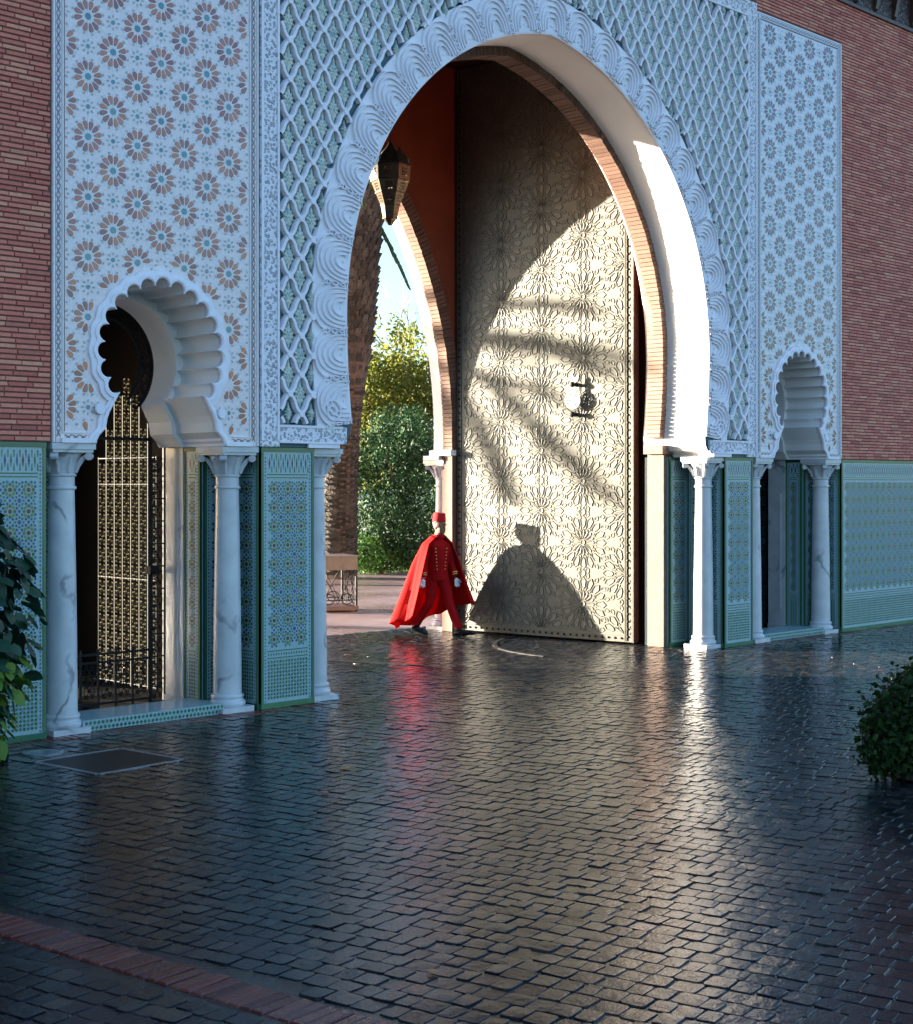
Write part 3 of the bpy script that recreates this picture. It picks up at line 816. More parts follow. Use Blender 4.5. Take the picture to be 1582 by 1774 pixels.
full.sort(key=lambda p: (not seen(*p)[0], seen(*p)[1]))
more = MB()
for i, (x, z) in enumerate(full):
    if i < 300 and seen(x, z)[0]: inst('leaf_motif', MO, spo, (x, -.021, z))
    else: more.add([(x + a, -.021 + b_, z + c_) for a, b_, c_ in [tuple(v.co) for v in MO.vertices]], [tuple(p.vertices) for p in MO.polygons])
for (x, z) in part: more.add([(x + a*.6, -.021 + b_, z + c_*.7) for a, b_, c_ in [tuple(v.co) for v in MO.vertices]], [tuple(p.vertices) for p in MO.polygons])
more.build('edge_motifs', [M['motif']], spo, kind='stuff')

# ================================================================== GREAT DOOR LEAF
h0 = Vector((3.02, 1.12, 0)); LEN = 3.05; LZ = 8.38
leaf = empty('gate_leaf', h0, 'tall pale bronze gate leaf with star relief, open in the great arch', 'gate', rz=radians(96.96))
W0 = WL[leaf]
b = MB(); b.box(0, LEN, -.11, 0, .025, LZ); b.build('panel', [M['doorbase']], leaf, local=True)
b = MB(); b.box(-.012, -.001, -.125, .012, .02, LZ); b.build('hinge_edge', [M['darkwood']], leaf, local=True)
UM0, UM1, ZM0, ZM1 = .145, LEN - .085, .13, LZ - .1
def plate(b, P, h, clip=True, bev=.004):
    if clip and not all(UM0 < p[0] < UM1 and ZM0 < p[1] < ZM1 for p in P): return
    k = len(P); cx = sum(p[0] for p in P)/k; cz = sum(p[1] for p in P)/k
    def inset(w_):
        T = []
        for p in P:
            d = math.hypot(p[0]-cx, p[1]-cz) or 1; f_ = max(.12, 1 - w_/d); T.append((cx + (p[0]-cx)*f_, cz + (p[1]-cz)*f_))
        return T
    A = [(p[0], 0, p[1]) for p in P]; B_ = [(x, h, z_) for x, z_ in inset(bev)]; C_ = [(x, h*.9, z_) for x, z_ in inset(bev + .011)]; D_ = [(x, h*.25, z_) for x, z_ in inset(bev + .017)]
    b.add(A + B_ + C_ + D_, [(r_*k + i, r_*k + (i+1) % k, r_*k + k + (i+1) % k, r_*k + k + i) for r_ in range(3) for i in range(k)] + [tuple(range(3*k, 4*k))])
def door_rosette(cu, cz):
    b = MB(); rng = random.Random(int(cu*100) + int(cz*10)*7)
    for i in range(16):
        a = 2*pi*i/16
        for P in ([(.050, 0), (.09, .012), (.165, .024), (.195, 0), (.165, -.024), (.09, -.012)],
                  [(.200, .0), (.235, .034), (.33, .050), (.385, .0), (.33, -.050), (.235, -.034)]):
            plate(b, [(cu + r*cos(a) - t*sin(a), cz + r*sin(a) + t*cos(a)) for r, t in P], .0105 + rng.uniform(-.001, .001))
        a += pi/16
        for P in ([(.175, 0), (.192, .010), (.225, .008), (.235, 0), (.225, -.008), (.192, -.010)],
                  [(.350, 0), (.385, .034), (.43, .020), (.445, 0), (.43, -.020), (.385, -.034)]):
            plate(b, [(cu + r*cos(a) - t*sin(a), cz + r*sin(a) + t*cos(a)) for r, t in P], .0085 + rng.uniform(-.001, .001))
    plate(b, ngon(8, .042, pi/8, cu, cz), .012)
    return b
DC, DZ = .711, .860
for c, cu in enumerate((.113, .82, 1.53, 2.244, 2.95)):
    for r_ in range(-3, 8):
        cz = (2.24 if c % 2 else 2.679) + DZ*r_
        b = door_rosette(cu, cz)
        if len(b.f) > 100:
            lo = Vector((cu, 0, cz)); b.v = [(x - lo.x, y, z_ - lo.z) for x, y, z_ in b.v]
            b.build('star_rosette', [M['doorpaint']], leaf, loc=W0 + lo, local=True)
# infill bosses between the stars
b = MB()
for c in range(5):
    cu = .113 + DC*c
    for r_ in range(-4, 9):
        cz = (2.24 if c % 2 else 2.679) + DZ*r_
        for (du, dz) in ((0, DZ/2),):
            plate(b, ngon(10, .05, 0, cu + du, cz + dz), .010); 
            for i in range(10):
                a = 2*pi*i/10 + pi/10; plate(b, ngon(4, .020, a, cu + du + .080*cos(a), cz + dz + .080*sin(a)), .008)
        for su in (-1, 1):
            for sz in (-1, 1):
                q = (cu + su*DC*.5, cz + sz*DZ*.25)
                plate(b, ngon(6, .03, 0, *q), .010)
b.build('star_infill', [M['doorpaint']], leaf, local=True, kind='stuff')
b = MB()
for u0, u1 in ((0, .012), (.100, .112), (.128, .138), (LEN - .075, LEN - .066), (LEN - .012, LEN)): b.box(u0, u1, 0, .014, .03, LZ - .01)
b.box(.14, LEN - .08, 0, .014, .112, .124); b.box(.012, LEN - .012, 0, .012, .03, .042)
b.build('border_bead', [M['doorpaint']], leaf, local=True)
b = MB(); z = .10
while z < LZ - .1:
    plate(b, [(.014, z), (.062, z + .042), (.014, z + .084)], .012, False); z += .09
b.build('zigzag_border', [M['doorpaint']], leaf, local=True, kind='stuff')
st = MB(); st.lathe([(.017, 0), (.0165, .006), (.013, .012), (.006, .016), (.0, .017)], n=10); st.v = [(x, z_, y) for x, y, z_ in st.v]; ST = st.mesh('stud', [M['iron']], 50)
z = .10
while z < LZ - .1:
    inst('stud', ST, leaf, W0 + Vector((.084, 0, z)))
    inst('stud', ST, leaf, W0 + Vector((LEN - .040, 0, z))); z += .105
u = .19
while u < LEN - .1: inst('stud', ST, leaf, W0 + Vector((u, .0, .075))); u += .105
# pierced knocker standing off the leaf
kb = Vector((.93, 0, 3.37))
b = MB(); 
for z_ in (.22, -.20):
    b.tube([(kb.x, 0, kb.z + z_), (kb.x, .10, kb.z + z_)], [.03, .02], 8); b.ell((kb.x, .11, kb.z + z_), .035, .03, .04, 10, 6)
kn = b.build('knocker', [M['iron']], leaf, local=True, smooth=40)
b = MB()
hole = []
outer = ngon(28, .13, 0, kb.x, kb.z)
for rr, n_ in ((.045, 6), (.085, 11)):
    for i in range(n_):
        a = 2*pi*i/n_ + rr*20; hole.append(ngon(6, .0155, a, kb.x + rr*cos(a), kb.z + rr*sin(a)))
hole.append(ngon(6, .014, 0, kb.x, kb.z))
b.prism([outer] + hole, .095, .103, 0, 0)
b.prism([[(kb.x - .045, kb.z + .31), (kb.x - .02, kb.z + .20), (kb.x - .03, kb.z + .12), (kb.x + .03, kb.z + .12), (kb.x + .02, kb.z + .20), (kb.x + .045, kb.z + .31), (kb.x, kb.z + .35)]], .094, .104)
b.build('pierced_plate', [M['grate']], kn, local=True, loc=W0)

# ================================================================== IRONWORK OF THE SIDE DOORS
def spiral(cx, cz, r, a0, turns, sgn, n=16): return [(cx + r*(1 - .8*i/n)*cos(a0 + sgn*turns*2*pi*i/n), cz + r*(1 - .8*i/n)*sin(a0 + sgn*turns*2*pi*i/n)) for i in range(n + 1)]
def scroll_cell(w_, h_, rad=.006):
    b = MB(); T = lambda P: [(x, 0, z_) for x, z_ in P]
    q = min(w_, h_)*.21
    for sx in (-1, 1):
        for sz in (-1, 1):
            b.tube(T(spiral(sx*w_*.25, sz*h_*.27, q, pi/2*(1 - sz), 1.15, sx*sz)), rad, 4)
        b.tube(T([(sx*w_*.46*cos(t), h_*.46*sin(t)) for t in [-1.2 + 2.4*i/8 for i in range(9)]]), rad*.8, 4)
    b.tube(T([(-w_*.3, -h_*.3), (w_*.3, h_*.3)]), rad*.8, 4); b.tube(T([(w_*.3, -h_*.3), (-w_*.3, h_*.3)]), rad*.8, 4)
    b.tube(T(ngon(10, q*.45)), rad, 4, closed=True)
    return b
SCW = scroll_cell(.15, .165, .0085)
# sunlit leaf standing open inside the left doorway (plane x = const)
il = empty('open_iron_leaf', (-4.66, 1.14, .12), 'sunlit scrolled iron gate leaf standing open inside the left doorway', 'iron gate')
OL = WL[il]; lw = 1.08
SCm = MB(); SCm.v = [(y, x, z_) for x, y, z_ in SCW.v]; SCm.f = SCW.f; SCm.m = SCW.m; SCL = SCm.mesh('scroll', [M['gilt']])
NCO, NRO = 7, 13; pz_ = 2.28/NRO
for z_ in [.02, 1.10, 2.07, 2.34]:
    b = MB(); b.box(-.005, .005, 0, lw, z_, z_ + .009); b.build('rail', [M['iron']], il, local=True)
for i in range(0, NCO + 1):
    u = lw*i/NCO; b = MB(); b.box(-.004, .004, max(0, u - .004), min(lw, u + .004), 0, 2.36 if i in (0, NCO) else 2.6 + .4*sin(pi*i/NCO)); b.build('bar', [M['iron']], il, local=True)
for i in range(NCO):
    for j in range(NRO + (0, 2, 4, 5, 4, 2, 0)[i]): inst('scroll', SCL, il, OL + Vector((0, lw*(i + .5)/NCO, .02 + pz_*(j + .5))))
# fixed grille in the plane of the doorway
SC2 = scroll_cell(.13, .20, .006).mesh('scroll', [M['iron']])
def grille(cx, label):
    g = empty('doorway_grille', (cx, 1.05, .0), label, 'iron grille', 'iron grilles of the side doorways'); G = WL[g]
    for e in (-1, 1):
        for xo in (.755, .595):
            b = MB(); b.box(e*xo - .012, e*xo + .012, -.012, .012, 0, 2.62); b.build('post', [M['iron']], g, local=True)
        for j in range(11):
            inst('scroll', SC2, g, G + Vector((e*.675, 0, .14 + .225*j)))
            b = MB(); b.box(e*.675 - .068, e*.675 + .068, -.008, .008, .02 + .225*j, .034 + .225*j); b.build('rail', [M['iron']], g, local=True)
    for rr in (.60, .47):
        b = MB(); b.tube([(rr*cos(t), 0, 3.36 + rr*sin(t)) for t in [-.8 + (pi + 1.6)*i/32 for i in range(33)]], .014, 6); b.build('arch_hoop', [M['iron']], g, local=True)
    for i in range(15):
        t = -.7 + (pi + 1.4)*i/14
        o = inst('scroll', SC2, g, G + Vector((.535*cos(t), 0, 3.36 + .535*sin(t)))); o.rotation_euler[1] = -t; o.scale = (.9, 1, .9)
    b = MB(); b.tube([(-.6, 0, 2.64), (.6, 0, 2.64)], .016, 6); b.build('transom', [M['iron']], g, local=True)
    # low wicket
    for z_ in (.06, .46, .54):
        b = MB(); b.box(-.58, .58, -.012, .012, z_, z_ + .02); b.build('wicket_rail', [M['iron']], g, local=True)
    for i in range(7):
        x = -.58 + 1.16*i/6; b = MB(); b.box(x - .010, x + .010, -.010, .010, .03, .60 if i not in (0, 6) else 2.62); b.build('wicket_bar', [M['iron']], g, local=True)
        if i < 6:
            inst('scroll', SC2, g, G + Vector((x + .097, 0, .20))); inst('scroll', SC2, g, G + Vector((x + .097, 0, .37)))
    b = MB(); b.box(.56, .66, -.05, .04, 1.30, 1.38); b.tube([(.60, -.05, 1.34), (.60, -.10, 1.34), (.52, -.10, 1.34)], .010, 6); b.build('lock', [M['iron']], g, local=True)
grille(-SC, 'black wrought iron grille with low wicket in the left doorway between marble columns')
grille(SC, 'black wrought iron grille in the small right doorway before a dark red door')
# dark red door behind the right grille
rd = empty('red_door', (SC, 1.6, 0), 'dark red panelled wooden door behind the right doorway grille', 'door')
b = MB(); b.box(-.78, .78, 0, .06, 0, 4.2); b.build('panel', [M['reddoor']], rd, local=True)
for i in (-1, 1):
    for j in range(3):
        b = MB(); b.box(i*.38 - .3, i*.38 + .3, -.02, -.001, .15 + .95*j, .95 + .95*j); b.build('raised_panel', [M['reddoor']], rd, local=True)

# ================================================================== HANGING LANTERN
LC = Vector((-.02, 2.72, 5.62))
la = empty('hanging_lantern', LC, 'pierced brass lantern hanging under the great arch', 'lantern'); rh = .255
def hexring(r, z_, ph=.2): return [(r*cos(ph + 2*pi*i/6), r*sin(ph + 2*pi*i/6), z_) for i in range(6)]
prof = [(.07, 0), (.085, .03), (.115, .20), (.18, .36), (.235, .50), (.245, .52), (.255, .70), (.235, .715)]
b = MB()
for i in range(6):
    for (r0, z0), (r1, z1) in zip(prof[1:4], prof[2:5]): pass
b.lathe([(.03, -.06), (.05, -.03), (.075, 0), (.088, .03)], (0, 0, 0), 6); b.build('finial', [M['brass']], la, local=True)
def facet(i, z0, r0, z1, r1, holes):
    """one trapezoid facet with pierced holes"""
    a0 = .2 + 2*pi*i/6; a1 = a0 + 2*pi/6; b = MB()
    A = Vector((r0*cos(a0), r0*sin(a0), z0)); B_ = Vector((r0*cos(a1), r0*sin(a1), z0)); C_ = Vector((r1*cos(a1), r1*sin(a1), z1)); D_ = Vector((r1*cos(a0), r1*sin(a0), z1))
    ctr = (A + B_ + C_ + D_)/4; ux = (B_ - A).normalized(); uz = ((C_ + D_) - (A + B_)).normalized(); n_ = ux.cross(uz)
    to2 = lambda p: ((p - ctr).dot(ux), (p - ctr).dot(uz))
    outer = [to2(A), to2(B_), to2(C_), to2(D_)]
    fn = lambda x, y, z_: tuple(ctr + ux*x + uz*z_ + n_*y)
    b.prism([outer] + holes, 0, .006, fn=fn)
    return b.build('pierced_facet', [M['brass']], la, local=True)
for i in range(6):
    fl_ = [ngon(6, .0165, 0, x*.040, y*.037) for x in (-1, 0, 1) for y in (-1, 0, 1)]
    facet(i, .52, .250, .70, .262, fl_)
    facet(i, .36, .185, .50, .240, [ngon(5, .0145, 0, x*.035, y*.035) for x in (-1, 0, 1) for y in (-1, 0, 1)])
    facet(i, .20, .118, .355, .184, [ngon(5, .010, 0, x*.028, y*.034) for x in (-1, 0, 1) for y in (-1, 0, 1)])
    facet(i, .03, .088, .195, .118, [ngon(5, .008, 0, 0, y*.04) for y in (-1, 0, 1)])
    # pointed crown leaf on each facet, leaning in
    a0 = .2 + 2*pi*(i + .5)/6; c0 = .222; b = MB(); tx, ty = -sin(a0), cos(a0)
    Q = [(-.125, 0), (-.125, .09), (-.07, .15), (0, .24), (.07, .15), (.125, .09), (.125, 0)]
    b.prism([Q], 0, .008, fn=lambda x, y, z_: (cos(a0)*(c0 + .006 - y - z_*.35) + tx*x, sin(a0)*(c0 + .006 - y - z_*.35) + ty*x, .705 + z_))
    b.build('crown_leaf', [M['brass']], la, local=True)
for z_, r in ((.028, .092), (.198, .122), (.358, .19), (.51, .25), (.702, .268)):
    b = MB(); b.tube(hexring(r, z_), .011, 6, closed=True); b.build('hoop', [M['brass']], la, local=True)
b = MB(); b.lathe([(.16, .80), (.12, .88), (.05, .95), (.02, 1.02)], n=12); b.build('dome', [M['brass']], la, local=True, smooth=50)
b = MB(); z = 1.02; i = 0
while z < 2.78:
    P = [((.014*cos(t) if i % 2 else 0), (0 if i % 2 else .014*cos(t)), z + .024*sin(t)) for t in [2*pi*q/8 for q in range(8)]]
    b.tube(P, .004, 4, closed=True); z += .038; i += 1
b.build('chain', [M['iron']], la, local=True)

# ================================================================== THE MAN IN RED
def remesh(name, b, vox, mats, assign, parent, sm=2):
    me = b.mesh('tmp', []); o = bpy.data.objects.new('tmp', me); COL.objects.link(o)
    m = o.modifiers.new('r', 'REMESH'); m.mode = 'VOXEL'; m.voxel_size = vox; m.use_smooth_shade = True
    s_ = o.modifiers.new('s', 'SMOOTH'); s_.factor = .5; s_.iterations = sm
    dg = bpy.context.evaluated_depsgraph_get(); me2 = bpy.data.meshes.new_from_object(o.evaluated_get(dg))
    bpy.data.objects.remove(o); me2.name = name
    me2.materials.clear()
    for q in mats: me2.materials.append(q)
    for p in me2.polygons: p.material_index = assign(p.center); p.use_smooth = True
    o2 = bpy.data.objects.new(name, me2); link(o2, parent, WL[parent]); return o2
MANP = (2.10, 3.98, 0)
man = empty('person', MANP, 'person in red cape and red fez walking out past the gate leaf', 'person', rz=-YAW + radians(20))
# local axes: +x to the right of the picture, -y towards the camera
b = MB()
def limb(pts, rad, n=12, **k): b.tube(pts, rad, n, **k)
hd = Vector((.005, -.01, 1.575))
limb([(-.01,.02,.80),(-.01,.015,.92),(-.01,.01,1.05),(-.01,.01,1.18),(-.01,.015,1.30),(-.005,.01,1.38)], [.155,.150,.150,.165,.165,.10], 16)
b.ell((-.13,.02,1.30), .085,.085,.09); b.ell((.11,.0,1.30), .085,.085,.09); b.ell((-.01,.02,1.24), .19,.115,.15)
b.ell((-.01,.02,.86), .165,.125,.13)
limb([(0,.0,1.36),(.004,-.008,1.45),(hd.x,hd.y,1.50)], [.076,.068,.066])
# head: skull, jaw, nose, brow, ears
b.ell(hd + Vector((0,.012,.03)), .086,.102,.108, 16, 12); b.ell(hd + Vector((.014,-.027,-.045)), .068,.074,.080, 14, 10)
b.ell(hd + Vector((.022,-.068,-.088)), .028,.024,.022)
fx = Vector((.42,-.91,0)).normalized(); sx_ = Vector((.91,.42,0))
def face(r, s_, z_): return hd + fx*r + sx_*s_ + Vector((0, 0, z_))
b.tube([face(.085,0,.02), face(.108,0,-.018), face(.088,0,-.03)], [.010,.015,.010], 8)
for s_ in (-1, 1):
    b.ell(face(.078, s_*.032, .028), .022,.016,.009, 8, 6)
    b.ell(hd + sx_*s_*.078 + fx*.0 + Vector((0,.01,-.005)), .012,.02,.032, 8, 6)
    b.ell(face(.070, s_*.032, -.022), .020,.018,.018, 8, 6)
b.ell(face(.083, 0, -.052), .022,.014,.007, 8, 6); b.ell(face(.081, 0, -.064), .019,.013,.007, 8, 6)
# arms
limb([(-.16,.02,1.31),(-.215,.01,1.12),(-.245,-.02,1.02),(-.255,-.07,.90),(-.262,-.09,.84)], [.072,.060,.055,.047,.040])
limb([(.125,-.01,1.31),(.175,-.03,1.12),(.185,-.06,1.02),(.205,-.11,.91),(.212,-.13,.85)], [.070,.058,.053,.046,.039])
# legs (right of the picture strides towards us)
limb([(.06,.0,.84),(.095,-.07,.62),(.115,-.15,.46),(.165,-.24,.24),(.21,-.29,.10)], [.10,.088,.068,.064,.062])
limb([(-.09,.03,.84),(-.11,.03,.62),(-.135,.05,.46),(-.215,.17,.27),(-.27,.24,.13)], [.10,.088,.068,.062,.058])
def hand(wx, d, s_, spread):
    """wx wrist, d direction down the hand, s_ side vector"""
    wx = Vector(wx); d = Vector(d).normalized(); s_ = (Vector(s_) - d*Vector(s_).dot(d)).normalized(); nn = d.cross(s_)
    for q in range(4):
        o_ = (q - 1.5)
        base = wx + d*.075 + s_*o_*.019; dd = (d + s_*o_*spread + nn*.12).normalized(); l = (.062, .074, .070, .054)[q]
        b.tube([wx + d*.02 + s_*o_*.014, base, base + dd*l*.55, base + dd*l*.55 + (dd + nn*.35).normalized()*l*.45], [.013,.0105,.0095,.008], 7)
    b.ell(wx + d*.045, .030,.030,.045)
    t0 = wx + d*.025 - s_*.022
    b.tube([wx + d*.01, t0, t0 + (d*.6 - s_*.8).normalized()*.04, t0 + (d*.8 - s_*.6).normalized()*.075], [.015,.014,.012,.009], 7)
hand((-.265,-.095,.825), (-.35,-.25,-1), (1,-.2,-.2), .22)
hand((.214,-.135,.835), (.15,-.25,-1), (-1,-.2,0), .14)
# shoes
for ax, ay, az, tx, ty, lift in ((.215,-.30,.055,.15,-.13,.02), (-.275,.25,.075,.125,-.075,-.03)):
    d = Vector((tx, ty, lift)); A = Vector((ax, ay, az))
    b.tube([A - d*.35 + Vector((0,0,-.005)), A, A + d*.5 + Vector((0,0,-.012)), A + d*1.0 + Vector((0,0,-.02)), A + d*1.25 + Vector((0,0,-.022))], [.036,.046,.042,.036,.018], 10)
def asg(c):
    if c.z > 1.425: return 1
    if c.z < .845 and (c.x < -.215 or c.x > .175) and c.z > .6: return 2
    if c.z < .115 and (c.x > 0 or c.z < .13): return 3
    if c.x < -.2 and c.z < .13: return 3
    return 0
body = remesh('body', b, .0065, [M['suit'], M['skin'], M['glove'], M['shoe']], asg, man)
b = MB(); b.lathe([(.100, 0), (.100, .004), (.095, .06), (.086, .120), (.081, .127), (.03, .129)], (0, 0, 0), 24)
b.tube([(0,0,.12),(.0,.0,.135)], .008, 6)
fz = b.build('fez', [M['fez']], man, loc=WL[man] + Vector((.004, .006, 1.648)), local=True, smooth=40); fz.rotation_euler = (.05, .06, 0)
b = MB(); b.tube([(-.003,.0,.135),(-.04,.04,.13),(-.085,.055,.10),(-.10,.06,.03)], [.004,.004,.004,.009], 6); b.build('tassel', [M['hair']], fz, local=True, loc=WL[fz])
b = MB(); b.lathe([(.090, -.045), (.095, -.01), (.097, .012)], (hd.x, hd.y + .016, 1.632), 20, cap=False)
b.v = [(x, y + .004, z_) for x, y, z_ in b.v]; b.build('hair', [M['hair']], man, local=True)
for s_ in (-1, 1):
    b = MB(); b.ell(face(.092, s_*.034, .008), .013,.010,.007, 8, 6); b.build('eye', [M['hair']], man, local=True)
    b = MB(); b.tube([face(.094, s_*.015, .030), face(.097, s_*.034, .036), face(.088, s_*.056, .028)], .006, 6); b.build('eyebrow', [M['hair']], man, local=True)
# cape
b = MB()
ctrl = {  # t : list of (phi, x, y, z)
 0.0: [(-.075,-.085,1.425),(-.105,-.03,1.44),(-.085,.07,1.455),(0,.105,1.46),(.085,.06,1.455),(.098,-.03,1.44),(.072,-.085,1.425)],
 .14: [(-.185,-.095,1.33),(-.25,.01,1.325),(-.19,.125,1.335),(-.01,.165,1.34),(.17,.115,1.335),(.225,-.01,1.325),(.165,-.10,1.33)],
 .42: [(-.27,-.17,1.06),(-.37,.02,1.04),(-.29,.20,1.03),(-.04,.26,1.04),(.20,.19,1.05),(.285,.02,1.06),(.24,-.18,1.07)],
 .72: [(-.38,-.25,.66),(-.505,.0,.62),(-.43,.28,.58),(-.10,.38,.60),(.22,.28,.66),(.36,.02,.70),(.31,-.28,.72)],
 1.0: [(-.50,-.34,.30),(-.665,-.02,.19),(-.54,.36,.085),(-.14,.48,.15),(.18,.36,.30),(.40,.04,.42),(.37,-.40,.45)] }
ts = sorted(ctrl); NP, NTT = 60, 30; rows_ = []
def crom(P, u):
    n = len(P) - 1; s_ = min(n - 1e-6, u*n); i = int(s_); f_ = s_ - i; p = [Vector(P[max(0, min(n, i + q))]) for q in (-1, 0, 1, 2)]
    return .5*((2*p[1]) + (p[2]-p[0])*f_ + (2*p[0]-5*p[1]+4*p[2]-p[3])*f_*f_ + (3*p[1]-p[0]-3*p[2]+p[3])*f_**3)
for i in range(NTT + 1):
    t = i/NTT; row = []
    for j in range(NP + 1):
        u = j/NP; keys = [crom(ctrl[k_], u) for k_ in ts]
        q = next(k_ for k_ in range(len(ts) - 1) if ts[k_+1] >= t - 1e-9); f_ = (t - ts[q])/(ts[q+1] - ts[q]); f_ = max(0, min(1, f_))
        p = keys[q].lerp(keys[q+1], f_)
        c = Vector((0, .05, p.z)); d = (p - c); d.z = 0; d.normalize()
        fold = (.055*sin(u*2*pi*5.2 + .6 + t*.8) + .030*sin(u*2*pi*9.3 + 1.3 + t*2) + .014*sin(u*2*pi*17 + t*5))*max(0, t - .15)*1.1
        p = p + d*fold + Vector((0, 0, .02*sin(u*2*pi*5.2 + 2.0)*t))
        row.append(p)
    rows_.append(row)
n1 = NP + 1
b.add([p for r_ in rows_ for p in r_], [(i*n1 + j, i*n1 + j + 1, (i+1)*n1 + j + 1, (i+1)*n1 + j) for i in range(NTT) for j in range(NP)])
cp = b.build('cape', [M['cape']], man, local=True, smooth=60)
md = cp.modifiers.new('t', 'SOLIDIFY'); md.thickness = .006
b = MB(); b.lathe([(.085, 1.40), (.092, 1.42), (.088, 1.458), (.078, 1.462)], (0, .0, 0), 20, cap=False); b.build('collar', [M['suit']], man, local=True)
for s_ in (-1, 1):
    for q in range(7):
        b = MB(); b.ell((-.01 + s_*(.085 - .004*q) + .0, -.128 - .006*(q < 4), 1.26 - .05*q), .009, .006, .009, 8, 5); b.build('button', [M['gold']], man, local=True)
for wx, dx in (((-.2595, -.085, .872), (-.007, -.02, -.06)), ((.2085, -.122, .885), (.007, -.02, -.06))):
    for q in (0, .028):
        A = Vector(wx) + Vector((0, 0, q)); D = Vector(dx).normalized()
        b = MB(); b.tube([A - D*.005, A + D*.005], .0475, 14); b.build('cuff_braid', [M['gold']], man, local=True)

# ================================================================== THINGS BEYOND THE GATE
ps = empty('planter_stand', (3.66, 8.25, 0), 'iron lattice stand with brown wooden box top beyond the gate', 'planter stand', rz=radians(-20))
b = MB(); b.box(-.36, .36, -.36, .36, .72, .94); b.box(-.385, .385, -.385, .385, .94, .965); b.build('box', [plain('brown_wood', (.055, .032, .02), .5, .25, 9, .003, 40)], ps, local=True)
b = MB(); b.box(-.37, .37, -.37, .37, .03, .10); b.build('base', [M['darkwood']], ps, local=True)
for sx in (-1, 1):
    for sy in (-1, 1):
        b = MB(); b.box(sx*.34 - .018, sx*.34 + .018, sy*.34 - .018, sy*.34 + .018, .0, .72); b.build('leg', [M['iron']], ps, local=True)
for fc in range(4):
    b = MB(); T = lambda x, z_: [(x, -.34, z_), (.34, x, z_), (x, .34, z_), (-.34, x, z_)][fc]
    b.tube([T(-.30, .12), T(0, .70), T(.30, .12)], .010, 5); b.tube([T(-.30, .70), T(-.1, .36), T(0, .14), T(.1, .36), T(.30, .70)], .010, 5)
    for c in (-.17, .17):
        b.tube([T(c + .11*cos(t), .22 + .09*sin(t)) for t in [2*pi*i/12 for i in range(12)]], .009, 5, closed=True)
    b.tube([T(-.33, .2), T(.33, .2)], .009, 5); b.build('lattice', [M['iron']], ps, local=True)
b = MB(); b.lathe([(.17, 0), (.17, .06), (.14, .08), (.14, 1.05), (.15, 1.07), (.15, 1.12), (.02, 1.16)], n=20)
tag(b.build('white_post', [M['stucco']], None, loc=(7.85, 13.75, 0), local=True, smooth=40), 'short white round post behind the planter stand', 'post')

# palms ------------------------------------------------------------
def palm_trunk(root, H_, r0, bulge, zb, lean, name='trunk'):
    rng = random.Random(3); b = MB(); P = []; Rr = []
    for i in range(25):
        t = i/24; z_ = H_*t; r = r0*(1.12 - .12*min(1, t*3)) + bulge*(1/(1 + math.exp(-(z_ - zb)*2.2)))
        P.append((lean[0]*t**1.5, lean[1]*t**1.5, z_)); Rr.append(r)
    b.tube(P, [r*.94 for r in Rr], 18)
    tr = b.build(name, [M['bark']], root, local=True)
    s = MB(); z_ = .1; row = 0
    while z_ < H_ - .1:
        t = z_/H_; i = int(t*24); r = Rr[i]; c = P[i]; big = z_ > zb - .2
        dz = (.15 if big else .062)*rng.uniform(.85, 1.15); n_ = int(2*pi*r/(.19 if big else .30))
        for q in range(n_):
            a = 2*pi*(q + (row % 2)*.5)/n_ + rng.uniform(-.06, .06); hw_ = pi/n_*.96; hh = dz*rng.uniform(1.0, 1.5); o_ = r*(1.02 + (.13 if big else .05)*rng.random())
            pts = [(a - hw_, 0), (a + hw_, 0), (a + hw_*.55, hh), (a - hw_*.55, hh)]
            v = [(c[0] + cos(aa)*r*.93, c[1] + sin(aa)*r*.93, z_ + zz) for aa, zz in pts]
            tip = .6 if big else .5
            v += [(c[0] + cos(aa)*(o_ if zz else r*.97), c[1] + sin(aa)*(o_ if zz else r*.97), z_ + zz*.96) for aa, zz in pts]
            s.add(v, [(4,5,6,7),(0,1,5,4),(1,2,6,5),(2,3,7,6),(3,0,4,7)])
        z_ += dz; row += 1
    s.build('leaf_scars', [M['palmbark']], tr, local=True, loc=WL[root], kind='stuff')
    return P[-1]
def frond(root, base, d, length, droop, lw_=.45, n=34, fat=1.0):
    """d initial direction; droop downward curvature"""
    rng = random.Random(int(length*1000) + int(droop*100)); b = MB(); d = Vector(d).normalized(); p = Vector(base); pts = [p.copy()]; dirs = [d.copy()]
    for i in range(n):
        d = (d + Vector((0, 0, -droop/n))).normalized(); p = p + d*length/n; pts.append(p.copy()); dirs.append(d.copy())
    b.tube(pts[::2], [max(.006, .03*(1 - i/(n/2 + 1))) for i in range(len(pts[::2]))], 5)
    for i in range(5, n + 1):
        t = i/n; l = lw_*(sin(pi*min(1, .12 + t*.85))**.6); s_ = dirs[i].cross(Vector((0, 0, 1)))
        if s_.length < .05: s_ = Vector((1, 0, 0))
        s_.normalize(); up = s_.cross(dirs[i])
        for sg in (-1, 1):
            for rep in (0, .5):
                q = pts[i] - dirs[i]*rep*length/n
                e = (s_*sg*.75 + dirs[i]*.75 + up*rng.uniform(-.15, .2)).normalized(); wd = (dirs[i]*.016 + up*.010)*fat
                tip = q + e*l + Vector((0, 0, -.12*l))
                m_ = q + e*l*.5
                b.add([q - wd*.6, q + wd*.6, m_ + wd, m_ - wd, tip], [(0, 1, 2, 3), (3, 2, 4)])
    return b.build('frond', [M['frond']], root, local=True)
def cpt(px, py, z): # point at picture position and depth (site survey helper)
    x = (px - 791)*z/2600
    return Vector((CAM[0] + sin(YAW)*z + cos(YAW)*x, CAM[1] + cos(YAW)*z - sin(YAW)*x, 2.2 - (py - 838)*z/2600))
